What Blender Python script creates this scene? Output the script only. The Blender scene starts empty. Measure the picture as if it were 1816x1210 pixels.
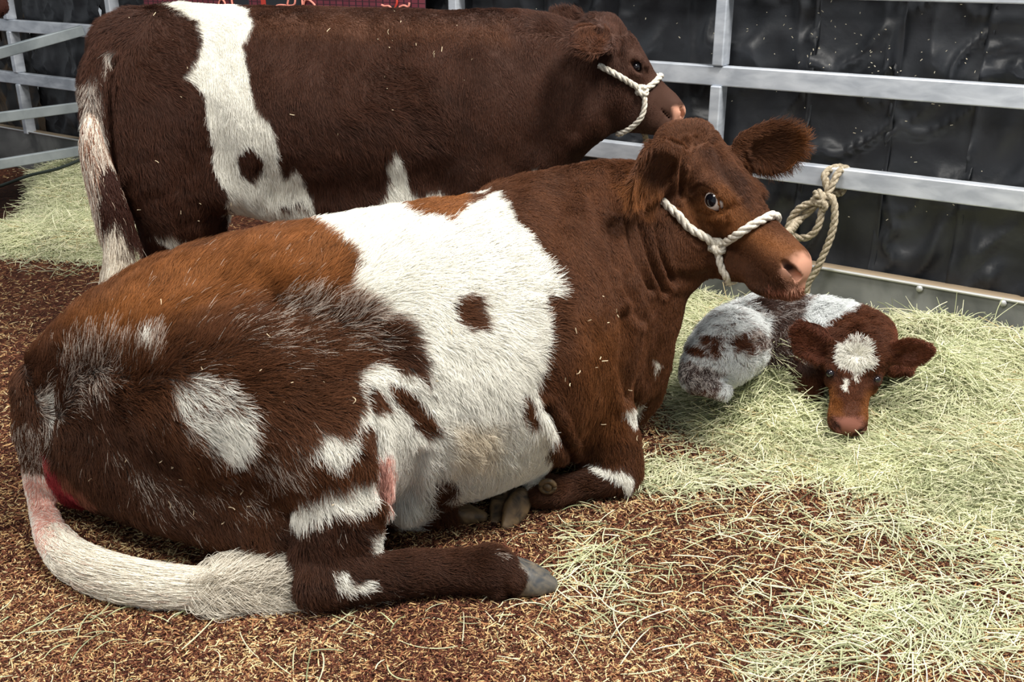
import bpy, math, time
import numpy as np
from mathutils import Vector, Matrix

T_START = time.time()
# ------------------------------------------------------------------ camera, world, light, exposure
U = 0.83                     # authored units -> metres
FPX, CX, CY = 1766.0, 908.0, 605.0
PITCH = math.radians(21.3)
CAMH = 1.45                  # authored units
FWD = np.array([0, math.cos(PITCH), -math.sin(PITCH)])
UPV = np.array([0, math.sin(PITCH), math.cos(PITCH)])
scene = bpy.context.scene
cam_data = bpy.data.cameras.new('camera')
cam_data.sensor_width = 36.0
cam_data.lens = FPX / 1816.0 * 36.0
cam_data.clip_start = 0.05
cam = bpy.data.objects.new('camera', cam_data)
scene.collection.objects.link(cam)
cam.location = (0, 0, CAMH * U)
cam.rotation_euler = (math.radians(90) - PITCH, 0, 0)
scene.camera = cam
scene.view_settings.view_transform = 'Standard'
scene.view_settings.look = 'None'
scene.view_settings.gamma = 1.0
scene.view_settings.use_curve_mapping = False
scene.view_settings.exposure = 0.35

world = bpy.data.worlds.new('world')
scene.world = world
world.use_nodes = True
wb = world.node_tree.nodes['Background']
wb.inputs[0].default_value = (0.87, 0.94, 1.0, 1)
wb.inputs[1].default_value = 0.33


def area_light(name, loc, target, size, size_y, power, color):
    ld = bpy.data.lights.new(name, 'AREA')
    ld.shape = 'RECTANGLE'
    ld.size, ld.size_y, ld.energy, ld.color = size, size_y, power, color
    lo = bpy.data.objects.new(name, ld)
    scene.collection.objects.link(lo)
    lo.location = loc
    lo.rotation_euler = (Vector(target) - Vector(loc)).to_track_quat('-Z', 'Y').to_euler()
    return lo


area_light('barn_lamp', (2.0, 1.2, 4.6), (-0.2, 2.4, 0.2), 1.2, 1.2, 285, (1.0, 0.97, 0.92))
area_light('barn_lamp', (-1.8, 0.2, 4.4), (-0.3, 2.4, 0.3), 1.6, 1.2, 120, (1.0, 0.96, 0.9))
area_light('barn_lamp', (-0.3, 5.2, 4.6), (-0.2, 2.6, 0.4), 2.4, 1.0, 90, (0.95, 0.98, 1.0))

FUR = 1.0
rng = np.random.default_rng(7)


# ------------------------------------------------------------------ pixel <-> space helpers (authored units)
def ray(px, py):
    return np.array([px - CX, 0, 0]) + FWD * FPX + UPV * (CY - py)


def P(px, py, Y):
    d = ray(px, py)
    t = Y / d[1]
    return np.array([0, 0, CAMH]) + d * t


def G(px, py, z=0.0):
    d = ray(px, py)
    t = (z - CAMH) / d[2]
    return np.array([0, 0, CAMH]) + d * t


def proj(p):
    q = p - np.array([0, 0, CAMH])
    dep = q @ FWD
    return np.stack([CX + FPX * q[:, 0] / dep, CY - FPX * (q @ UPV) / dep], 1), dep


def nrm(v):
    v = np.asarray(v, float)
    return v / (np.linalg.norm(v, axis=-1, keepdims=True) + 1e-12)


_tab = np.random.default_rng(3).random((32, 32, 32)).astype(np.float32)


def vnoise(p, freq, seed=0):
    q = np.asarray(p) * freq + seed * 7.31 + 100
    i = np.floor(q).astype(int)
    f = (q - i)
    f = f * f * (3 - 2 * f)
    r = 0
    for dx in (0, 1):
        wx = f[:, 0] if dx else 1 - f[:, 0]
        for dy in (0, 1):
            wy = f[:, 1] if dy else 1 - f[:, 1]
            for dz in (0, 1):
                wz = f[:, 2] if dz else 1 - f[:, 2]
                r = r + wx * wy * wz * _tab[(i[:, 0] + dx) % 32, (i[:, 1] + dy) % 32, (i[:, 2] + dz) % 32]
    return r * 2 - 1


def catmull(A, sub):
    A = np.asarray(A, float)
    n = len(A)
    out = []
    for i in range(n - 1):
        p0, p1, p2, p3 = A[max(i - 1, 0)], A[i], A[i + 1], A[min(i + 2, n - 1)]
        for k in range(sub):
            t = k / sub
            out.append(0.5 * ((2 * p1) + (-p0 + p2) * t + (2 * p0 - 5 * p1 + 4 * p2 - p3) * t * t + (-p0 + 3 * p1 - 3 * p2 + p3) * t ** 3))
    out.append(A[-1])
    return np.array(out)


def srgb(r, g, b):
    def c(v):
        v /= 255.0
        return v / 12.92 if v <= 0.04045 else ((v + 0.055) / 1.055) ** 2.4
    return np.array([c(r), c(g), c(b)])


# ------------------------------------------------------------------ implicit body field on a grid
class Field:
    def __init__(self, xs, ys, zs):
        self.g = [np.asarray(a, np.float32) for a in (xs, ys, zs)]
        self.F = np.full((len(xs), len(ys), len(zs)), 0.5, np.float32)

    def box(self, lo, hi):
        s = []
        for a, l, h in zip(self.g, lo, hi):
            i0 = np.searchsorted(a, l)
            i1 = np.searchsorted(a, h)
            s.append(slice(max(i0 - 1, 0), min(i1 + 1, len(a))))
        return tuple(s)

    def pts(self, s):
        return np.meshgrid(self.g[0][s[0]], self.g[1][s[1]], self.g[2][s[2]], indexing='ij', sparse=True)

    @staticmethod
    def _seg(X, Y, Z, c0, c1, a0, a1, b0, b1, L0, L1, V0, V1):
        d = c1 - c0
        ll = float(np.linalg.norm(d)) + 1e-9
        T = d / ll
        px, py, pz = X - c0[0], Y - c0[1], Z - c0[2]
        s = px * T[0] + py * T[1] + pz * T[2]
        t = np.clip(s / ll, 0, 1)
        e = s - t * ll
        a = a0 + (a1 - a0) * t
        b = b0 + (b1 - b0) * t
        qx, qy, qz = px - t * d[0], py - t * d[1], pz - t * d[2]
        if abs(a0 - b0) + abs(a1 - b1) < 1e-6:
            rr = np.sqrt(qx * qx + qy * qy + qz * qz + e * e)
            return (rr - a).astype(np.float32)
        L = (L0 + L1) * .5
        L = nrm(L - T * (L @ T))
        V = np.cross(L, T)
        u = qx * L[0] + qy * L[1] + qz * L[2]
        v = qx * V[0] + qy * V[1] + qz * V[2]
        m = np.minimum(a, b)
        k0 = np.sqrt((u / a) ** 2 + (v / b) ** 2 + (e / m) ** 2) + 1e-6
        k1 = np.sqrt((u / a ** 2) ** 2 + (v / b ** 2) ** 2 + (e / m ** 2) ** 2) + 1e-6
        return (k0 * (k0 - 1) / k1).astype(np.float32)

    def _apply(self, s, D, k, op):
        F = self.F[s]
        if op == 'add':
            h = np.maximum(k - np.abs(F - D), 0) / k
            self.F[s] = np.minimum(F, D) - h * h * k * .25
        else:
            D = -D
            h = np.maximum(k - np.abs(F - D), 0) / k
            self.F[s] = np.maximum(F, D) + h * h * k * .25

    def chain(self, st, k=0.03, up=(0, 0, 1), sub=4, op='add'):
        """st rows: (x,y,z,a,b) - a half width along lateral, b half height along up"""
        st = np.array([list(c) + [a, b] for c, a, b in st], float)
        A = catmull(st, sub) if len(st) > 2 else st
        A[:, 3:] = np.maximum(A[:, 3:], 0.002)
        C = A[:, :3]
        T = nrm(np.gradient(C, axis=0))
        L = nrm(np.cross(T, np.asarray(up, float)))
        V = np.cross(L, T)
        R = A[:, 3:].max(1)
        m = 0.06 + k
        s = self.box((C - R[:, None]).min(0) - m, (C + R[:, None]).max(0) + m)
        shp = tuple(x.stop - x.start for x in s)
        if min(shp) <= 0:
            return
        D = np.full(shp, 0.5, np.float32)
        for i in range(len(C) - 1):
            r = max(R[i], R[i + 1]) + m
            lo = np.minimum(C[i], C[i + 1]) - r
            hi = np.maximum(C[i], C[i + 1]) + r
            q = self.box(lo, hi)
            q = tuple(slice(max(a.start, b.start), min(a.stop, b.stop)) for a, b in zip(q, s))
            if any(x.stop <= x.start for x in q):
                continue
            X, Y, Z = self.pts(q)
            d = self._seg(X, Y, Z, C[i], C[i + 1], A[i, 3], A[i + 1, 3], A[i, 4], A[i + 1, 4], L[i], L[i + 1], V[i], V[i + 1])
            w = tuple(slice(a.start - b.start, a.stop - b.start) for a, b in zip(q, s))
            D[w] = np.minimum(D[w], d)
        self._apply(s, D, k, op)

    def tube(self, pts, k=0.03, sub=4, op='add'):
        self.chain([(c, r, r) for c, r in pts], k, (0.13, 0.21, 0.97), sub, op)

    def ell(self, c, rad, axes=None, k=0.03, op='add'):
        c = np.asarray(c, float)
        rad = np.asarray(rad, float) * np.ones(3)
        ax = np.eye(3) if axes is None else np.asarray(axes, float)
        m = 0.05 + k + rad.max()
        s = self.box(c - m, c + m)
        if any(x.stop <= x.start for x in s):
            return
        X, Y, Z = self.pts(s)
        X, Y, Z = X - c[0], Y - c[1], Z - c[2]
        u = [X * a[0] + Y * a[1] + Z * a[2] for a in ax]
        k0 = np.sqrt(sum((ui / r) ** 2 for ui, r in zip(u, rad))) + 1e-6
        k1 = np.sqrt(sum((ui / r ** 2) ** 2 for ui, r in zip(u, rad))) + 1e-6
        self._apply(s, (k0 * (k0 - 1) / k1).astype(np.float32), k, op)

    def floor_cut(self, z=0.0, k=0.02):
        Z = self.g[2][None, None, :] * np.ones_like(self.F)
        self._apply((slice(None),) * 3, Z - z, k, 'sub')

    def mesh(self):
        F = self.F
        F[0], F[-1] = 0.5, 0.5
        F[:, 0], F[:, -1] = 0.5, 0.5
        F[:, :, 0], F[:, :, -1] = 0.5, 0.5
        n = F.shape
        ins = F < 0
        c = np.zeros(tuple(k - 1 for k in n), np.int8)
        for i in (0, 1):
            for j in (0, 1):
                for k in (0, 1):
                    c += ins[i:n[0] - 1 + i, j:n[1] - 1 + j, k:n[2] - 1 + k]
        act = (c > 0) & (c < 8)
        idx = np.full(act.shape, -1, np.int32)
        I = np.argwhere(act)
        idx[act] = np.arange(len(I))
        acc = np.zeros((len(I), 3))
        cnt = np.zeros(len(I))
        corners = [(i, j, k) for i in (0, 1) for j in (0, 1) for k in (0, 1)]
        G3 = self.g
        for a in corners:
            for ax in range(3):
                if a[ax]:
                    continue
                b = list(a)
                b[ax] = 1
                ia = (I[:, 0] + a[0], I[:, 1] + a[1], I[:, 2] + a[2])
                ib = (I[:, 0] + b[0], I[:, 1] + b[1], I[:, 2] + b[2])
                fa, fb = F[ia], F[ib]
                x = (fa < 0) != (fb < 0)
                t = np.where(x, fa / np.where(x, fa - fb, 1), 0)
                pa = np.stack([G3[d][ia[d]] for d in range(3)], 1)
                pb = np.stack([G3[d][ib[d]] for d in range(3)], 1)
                acc[x] += (pa + (pb - pa) * t[:, None])[x]
                cnt += x
        V = acc / cnt[:, None]
        faces = []
        for ax in range(3):
            sl0 = [slice(None)] * 3
            sl1 = [slice(None)] * 3
            sl0[ax] = slice(0, -1)
            sl1[ax] = slice(1, None)
            e = ins[tuple(sl0)] != ins[tuple(sl1)]
            E = np.argwhere(e)
            o1, o2 = [d for d in range(3) if d != ax]
            E = E[(E[:, o1] > 0) & (E[:, o2] > 0)]
            q = []
            for (s1, s2) in ((0, 0), (1, 0), (1, 1), (0, 1)):
                J = E.copy()
                J[:, o1] -= s1
                J[:, o2] -= s2
                q.append(idx[J[:, 0], J[:, 1], J[:, 2]])
            q = np.stack(q, 1)
            flip = ins[E[:, 0], E[:, 1], E[:, 2]]
            if ax == 1:
                flip = ~flip
            q[~flip] = q[~flip][:, ::-1]
            faces.append(q)
        Fq = np.concatenate(faces)
        Fq = Fq[(Fq >= 0).all(1)]
        return V, Fq


def smooth_mesh(V, Fq, it=2, lam=0.5):
    n = len(V)
    e = np.concatenate([Fq[:, [0, 1]], Fq[:, [1, 2]], Fq[:, [2, 3]], Fq[:, [3, 0]]])
    e = np.concatenate([e, e[:, ::-1]])
    deg = np.bincount(e[:, 0], minlength=n)
    for k in range(it):
        for l in (lam, -lam * 1.04):
            s = np.stack([np.bincount(e[:, 0], weights=V[e[:, 1], d], minlength=n) for d in range(3)], 1)
            V = V + l * (s / np.maximum(deg, 1)[:, None] - V)
    return V


def vert_normals(V, Fq):
    fn = np.cross(V[Fq[:, 2]] - V[Fq[:, 0]], V[Fq[:, 3]] - V[Fq[:, 1]])
    N = np.zeros_like(V)
    for k in range(4):
        for d in range(3):
            N[:, d] += np.bincount(Fq[:, k], weights=fn[:, d], minlength=len(V))
    return nrm(N)


# ------------------------------------------------------------------ object helpers
def link(o, parent=None):
    scene.collection.objects.link(o)
    if parent is not None:
        o.parent = parent
        o.matrix_parent_inverse = Matrix.Translation(-Vector(parent.location))
    return o


def tag(o, label=None, cat=None, group=None, kind=None):
    for k, v in (('label', label), ('category', cat), ('group', group), ('kind', kind)):
        if v:
            o[k] = v
    return o


def raw_mesh(name, V, faces, mat, parent=None, smooth=True, colors=None, scale=True):
    me = bpy.data.meshes.new(name)
    V = np.asarray(V, np.float64) * (U if scale else 1)
    if isinstance(faces, np.ndarray):
        k = faces.shape[1]
        me.vertices.add(len(V))
        me.vertices.foreach_set('co', V.astype(np.float32).ravel())
        me.loops.add(faces.size)
        me.loops.foreach_set('vertex_index', faces.astype(np.int32).ravel())
        me.polygons.add(len(faces))
        me.polygons.foreach_set('loop_start', np.arange(0, faces.size, k, dtype=np.int32))
        me.update(calc_edges=True)
    else:
        me.from_pydata(V.tolist(), [], faces)
    me.polygons.foreach_set('use_smooth', np.full(len(me.polygons), smooth))
    if colors is not None:
        at = me.color_attributes.new('Col', 'FLOAT_COLOR', 'POINT')
        c = np.ones((len(V), 4), np.float32)
        c[:, :3] = colors
        at.data.foreach_set('color', c.ravel())
    me.materials.append(mat)
    me.update()
    return link(bpy.data.objects.new(name, me), parent)


def raw_curves(name, PT, rad, col, mat, parent=None):
    """PT (N,K,3) authored units, rad (N,K) metres, col (N,3)"""
    N, K, _ = PT.shape
    hc = bpy.data.hair_curves.new(name)
    hc.add_curves([K] * N)
    hc.attributes['position'].data.foreach_set('vector', (PT * U).astype(np.float32).ravel())
    ra = hc.attributes.get('radius') or hc.attributes.new('radius', 'FLOAT', 'POINT')
    ra.data.foreach_set('value', rad.astype(np.float32).ravel())
    pp = col.ndim == 3
    ca = hc.attributes.new('Col', 'FLOAT_COLOR', 'POINT' if pp else 'CURVE')
    c = np.ones((N * K if pp else N, 4), np.float32)
    c[:, :3] = col.reshape(-1, 3)
    ca.data.foreach_set('color', c.ravel())
    hc.materials.append(mat)
    return link(bpy.data.objects.new(name, hc), parent)


def empty(name, loc):
    o = bpy.data.objects.new(name, None)
    o.location = Vector(loc) * U
    o.empty_display_size = 0.1
    scene.collection.objects.link(o)
    return o


def new_mat(name, color=(0.5, 0.5, 0.5), rough=0.6, spec=0.5, metal=0.0, attr=False, sheen=0.0):
    m = bpy.data.materials.new(name)
    m.use_nodes = True
    b = m.node_tree.nodes['Principled BSDF']
    b.inputs['Base Color'].default_value = (*color, 1)
    b.inputs['Roughness'].default_value = rough
    b.inputs['Specular IOR Level'].default_value = spec
    b.inputs['Metallic'].default_value = metal
    if sheen:
        b.inputs['Sheen Weight'].default_value = sheen
    if attr:
        a = m.node_tree.nodes.new('ShaderNodeAttribute')
        a.attribute_name = 'Col'
        m.node_tree.links.new(a.outputs['Color'], b.inputs['Base Color'])
    return m


def add_noise_color(m, c1, c2, scale, detail=5, dist=0.0, c3=None, stretch=(1, 1, 1), coord='Object', ramp=(0.35, 0.65)):
    nt = m.node_tree
    b = nt.nodes['Principled BSDF']
    tc = nt.nodes.new('ShaderNodeTexCoord')
    mp = nt.nodes.new('ShaderNodeMapping')
    mp.inputs['Scale'].default_value = stretch
    n = nt.nodes.new('ShaderNodeTexNoise')
    n.inputs['Scale'].default_value = scale
    n.inputs['Detail'].default_value = detail
    n.inputs['Distortion'].default_value = dist
    r = nt.nodes.new('ShaderNodeValToRGB')
    r.color_ramp.elements[0].position, r.color_ramp.elements[1].position = ramp
    r.color_ramp.elements[0].color = (*c1, 1)
    r.color_ramp.elements[1].color = (*c2, 1)
    if c3 is not None:
        e = r.color_ramp.elements.new(0.8)
        e.color = (*c3, 1)
    nt.links.new(tc.outputs[coord], mp.inputs['Vector'])
    nt.links.new(mp.outputs[0], n.inputs['Vector'])
    nt.links.new(n.outputs['Fac'], r.inputs['Fac'])
    nt.links.new(r.outputs['Color'], b.inputs['Base Color'])
    return mp, n, r


def add_bump(m, scale, strength, dist=0.01, detail=4, stretch=(1, 1, 1), coord='Object'):
    nt = m.node_tree
    b = nt.nodes['Principled BSDF']
    tc = nt.nodes.new('ShaderNodeTexCoord')
    mp = nt.nodes.new('ShaderNodeMapping')
    mp.inputs['Scale'].default_value = stretch
    n = nt.nodes.new('ShaderNodeTexNoise')
    n.inputs['Scale'].default_value = scale
    n.inputs['Detail'].default_value = detail
    bp = nt.nodes.new('ShaderNodeBump')
    bp.inputs['Strength'].default_value = strength
    bp.inputs['Distance'].default_value = dist
    nt.links.new(tc.outputs[coord], mp.inputs['Vector'])
    nt.links.new(mp.outputs[0], n.inputs['Vector'])
    nt.links.new(n.outputs['Fac'], bp.inputs['Height'])
    nt.links.new(bp.outputs[0], b.inputs['Normal'])
    return bp


MB = []      # box collector helpers


def box_mesh(c, ax, half):
    """8 corners + quads for an oriented box; ax rows are axes"""
    c = np.asarray(c, float)
    v = [c + sx * ax[0] * half[0] + sy * ax[1] * half[1] + sz * ax[2] * half[2]
         for sx in (-1, 1) for sy in (-1, 1) for sz in (-1, 1)]
    f = [(0, 1, 3, 2), (4, 6, 7, 5), (0, 4, 5, 1), (2, 3, 7, 6), (0, 2, 6, 4), (1, 5, 7, 3)]
    return v, f


def bar(name, p0, p1, w, h, mat, parent=None, up=(0, 0, 1), bevel=0.004):
    p0, p1 = np.asarray(p0, float), np.asarray(p1, float)
    T = nrm(p1 - p0)
    L = nrm(np.cross(T, np.asarray(up, float)))
    V = np.cross(L, T)
    v, f = box_mesh((p0 + p1) / 2, (T, L, V), (np.linalg.norm(p1 - p0) / 2, w / 2, h / 2))
    o = raw_mesh(name, v, f, mat, parent, smooth=False)
    if bevel:
        b = o.modifiers.new('bevel', 'BEVEL')
        b.width = bevel
        b.segments = 2
    return o


def tube_mesh(C, R, seg=10, up=(0, 0, 1), closed_ends=True):
    C = np.asarray(C, float)
    R = np.asarray(R, float) * np.ones(len(C))
    T = nrm(np.gradient(C, axis=0))
    n = nrm(np.cross(T[0], np.asarray(up, float) + 1e-3))
    V, F = [], []
    for i in range(len(C)):
        n = nrm(n - T[i] * np.dot(n, T[i]))
        b = np.cross(T[i], n)
        for k in range(seg):
            a = 2 * math.pi * k / seg
            V.append(C[i] + R[i] * (math.cos(a) * n + math.sin(a) * b))
    for i in range(len(C) - 1):
        for k in range(seg):
            F.append((i * seg + k, i * seg + (k + 1) % seg, (i + 1) * seg + (k + 1) % seg, (i + 1) * seg + k))
    if closed_ends:
        F.append(tuple(range(seg))[::-1])
        F.append(tuple((len(C) - 1) * seg + k for k in range(seg)))
    return V, F


# ------------------------------------------------------------------ cattle anatomy
def S(px, py, Y, a, b=None):
    return (P(px, py, Y), a, a if b is None else b)


class Head:
    """cattle head laid out in its own frame: x towards the near side, y poll to nose, z dorsal"""
    def __init__(self, poll, nose, near):
        D = np.asarray(nose, float) - np.asarray(poll, float)
        self.L = np.linalg.norm(D) / 1.004
        D = nrm(D)
        N = np.asarray(near, float)
        N = nrm(N - D * np.dot(N, D))
        W = np.cross(N, D)
        if W[2] < 0 and abs(W[2]) > 0.05:
            W = -W
        self.N = N
        self.T = .976 * D + .219 * W
        self.Up = -.219 * D + .976 * W
        self.O = np.asarray(poll) - self.L * (0.02 * self.T + 0.20 * self.Up)
        self.ax = (self.N, self.T, self.Up)

    def w(self, x, y, z):
        return self.O + self.L * (x * self.N + y * self.T + z * self.Up)

    def build(self, F, calf=False, fat=1.0, mouth_open=0.0):
        self.fat = fat
        L, w, ax, up = self.L, self.w, self.ax, tuple(self.Up)
        k = 0.03 * L / .5

        def st(y, z, a, b):
            return (w(0, y, z), a * L * fat, b * L)
        dome = 0.03 if calf else 0.0
        F.chain([st(-.06, .0, .15, .15), st(.05, .0 + dome, .18, .175), st(.22, -.015 + dome, .195, .19), st(.38, -.045, .18, .175),
                 st(.55, -.08, .145, .15), st(.72, -.09, .13, .13), st(.86, -.098, .137, .134), st(.955, -.108, .134, .122)],
                k, up)
        F.ell(w(0, .02, .12), np.array([.13, .10, .085]) * L, ax, k * 1.3)            # poll
        jd = 0.2 if calf else 1.0
        F.chain([(w(0, .0, -.20), .12 * L * fat, .16 * L), (w(0, .20, -.20 - .17 * jd), .13 * L * fat, .17 * L), (w(0, .42, -.22 - .17 * jd), .115 * L * fat, .155 * L),
                 (w(0, .62, -.22 - .115 * jd), .10 * L * fat, .125 * L), (w(0, .80, -.20 - .065 * jd - mouth_open), .09 * L * fat, .085 * L),
                 (w(0, .94, -.205 - .03 * jd - mouth_open), .078 * L * fat, .055 * L)], k * 1.2, up)   # lower jaw
        for s in (1, -1):
            f = s * fat
            F.ell(w(.115 * f, .24, -.16), np.array([.07, .18, .17]) * L, ax, k)       # cheek
            F.ell(w(.168 * f, .405, .03), np.array([.05, .11, .05]) * L, ax, k)      # brow
            F.ell(w(.155 * f, .47, -.075), np.array([.045, .09, .05]) * L, ax, k * .8)  # below the eye
            F.ell(w(.205 * s + .17 * (fat - 1) * s, .425, -.024), np.array([.055, .082, .046]) * L, ax, k * .2, 'sub')   # socket
            F.ell(w(.080 * f, .93, -.075), np.array([.06, .08, .07]) * L, ax, k * .6)   # nostril wing
            F.chain([(w(.052 * f, 1.045, -.095), .022 * L, .026 * L), (w(.095 * f, 1.0, -.065), .022 * L, .026 * L),
                     (w(.125 * f, .955, -.045), .013 * L, .016 * L)], .012 * L, up, 3, 'sub')      # comma shaped nostril
            F.chain([(w(.02 * f, 1.04, -.175), .014 * L, .008 * L), (w(.10 * f, .95, -.178), .016 * L, .008 * L),
                     (w(.125 * f, .82, -.175), .016 * L, .007 * L), (w(.12 * f, .72, -.165), .012 * L, .006 * L)], .012 * L, up, 3, 'sub')
        # lids
        fo = .17 * (fat - 1)
        for s in (1, -1):
            def w2(x, y, z):
                return w(s * (x + fo), y, z)
            a = [w2(.180, .335, -.034), w2(.200, .375, .016), w2(.203, .44, .014), w2(.184, .515, -.056)]
            F.tube([(a[0], .008 * L), (a[1], .013 * L), (a[2], .013 * L), (a[3], .008 * L)], .006 * L)
            a = [w2(.180, .335, -.034), w2(.190, .38, -.064), w2(.190, .45, -.074), w2(.184, .515, -.056)]
            F.tube([(a[0], .007 * L), (a[1], .009 * L), (a[2], .009 * L), (a[3], .007 * L)], .008 * L)

    def eye_c(self, s):
        return self.w(s * (.152 + .17 * (self.fat - 1)), .425, -.024)

    def eyes(self, parent, mat, sides=(1, -1), er=.056):
        for s in sides:
            c = self.eye_c(s)
            r = er * self.L
            V, F = [], []
            nu, nv = 16, 12
            for i in range(nv + 1):
                for j in range(nu):
                    th, ph = math.pi * i / nv, 2 * math.pi * j / nu
                    V.append(c + r * (math.sin(th) * math.cos(ph) * self.T + math.sin(th) * math.sin(ph) * self.Up + math.cos(th) * self.N * s))
            for i in range(nv):
                for j in range(nu):
                    F.append((i * nu + j, i * nu + (j + 1) % nu, (i + 1) * nu + (j + 1) % nu, (i + 1) * nu + j))
            raw_mesh('eye', V, np.array(F), mat, parent)


def ear(F, base, mid, tip, width, face, k=0.02, thick=0.018):
    """leaf shaped ear; face = direction its hollow side looks"""
    base, mid, tip = (np.asarray(v, float) for v in (base, mid, tip))
    face = nrm(face)
    F.chain([(base, width * .32, thick * 1.6), (base * .55 + mid * .45, width * .42, thick * 1.2), (mid, width * .5, thick),
             (mid * .45 + tip * .55, width * .42, thick * .8), (tip, width * .2, thick * .7)], k, face, 4)
    F.chain([(base * .7 + mid * .3 + face * thick * 1.5, width * .2, thick), (mid + face * thick * 1.15, width * .36, thick * .9),
             (mid * .4 + tip * .6 + face * thick * 1.0, width * .26, thick * .7)], thick * .5, face, 4, 'sub')


def hoof(name, base, tip, up, r, mat, parent, lat_off=0.0, length_up=0.9):
    """one claw: bulb at the back, pointed toe, flat sole; up = direction from sole to coronet"""
    base, tip, up = (np.asarray(v, float) for v in (base, tip, up))
    T = nrm(tip - base)
    up = nrm(up - T * np.dot(up, T))
    L = np.cross(T, up)
    n, m = 10, 14
    V, Fc = [], []
    ln = np.linalg.norm(tip - base)
    for i in range(n + 1):
        t = i / n
        wd = r * (0.62 + 0.38 * math.sin(math.pi * min(t * 1.15, 1) * .75 + .25)) * (1 - .55 * max(0, t - .55) / .45) * (1 if i else .6)
        ht = r * 2.0 * (1 - .72 * t ** 1.3) * length_up * (1 if i else .75)
        for j in range(m):
            a = 2 * math.pi * j / m
            x = math.cos(a) * wd
            z = math.sin(a)
            z = (z * .5 + .5) * ht if z > -0.2 else (.4 * ht) * (1 + z) / .8 * .5
            V.append(base + T * ln * t + L * (x * (1 - .25 * (z / (ht + 1e-6)))) + up * z)
    for i in range(n):
        for j in range(m):
            Fc.append((i * m + j, i * m + (j + 1) % m, (i + 1) * m + (j + 1) % m, (i + 1) * m + j))
    Fc.append(tuple(range(m))[::-1])
    Fc.append(tuple(n * m + j for j in range(m)))
    o = raw_mesh(name, V, Fc, mat, parent)
    ss = o.modifiers.new('sub', 'SUBSURF')
    ss.levels = ss.render_levels = 1
    return o


def grid_axis(lo, hi, h, fine=()):
    """rectilinear axis; fine = list of (a, b, hfine)"""
    out = [lo]
    while out[-1] < hi:
        x = out[-1]
        st = h
        for a, b, hf in fine:
            if a <= x <= b:
                st = min(st, hf)
        out.append(x + st)
    return np.array(out)


GRID = 1.0

# ---------------------------------------------------------------- lying cow
head_a = Head(P(1250, 222, 2.98), P(1425, 462, 2.70), (-.62, -.78, .03))


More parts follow.
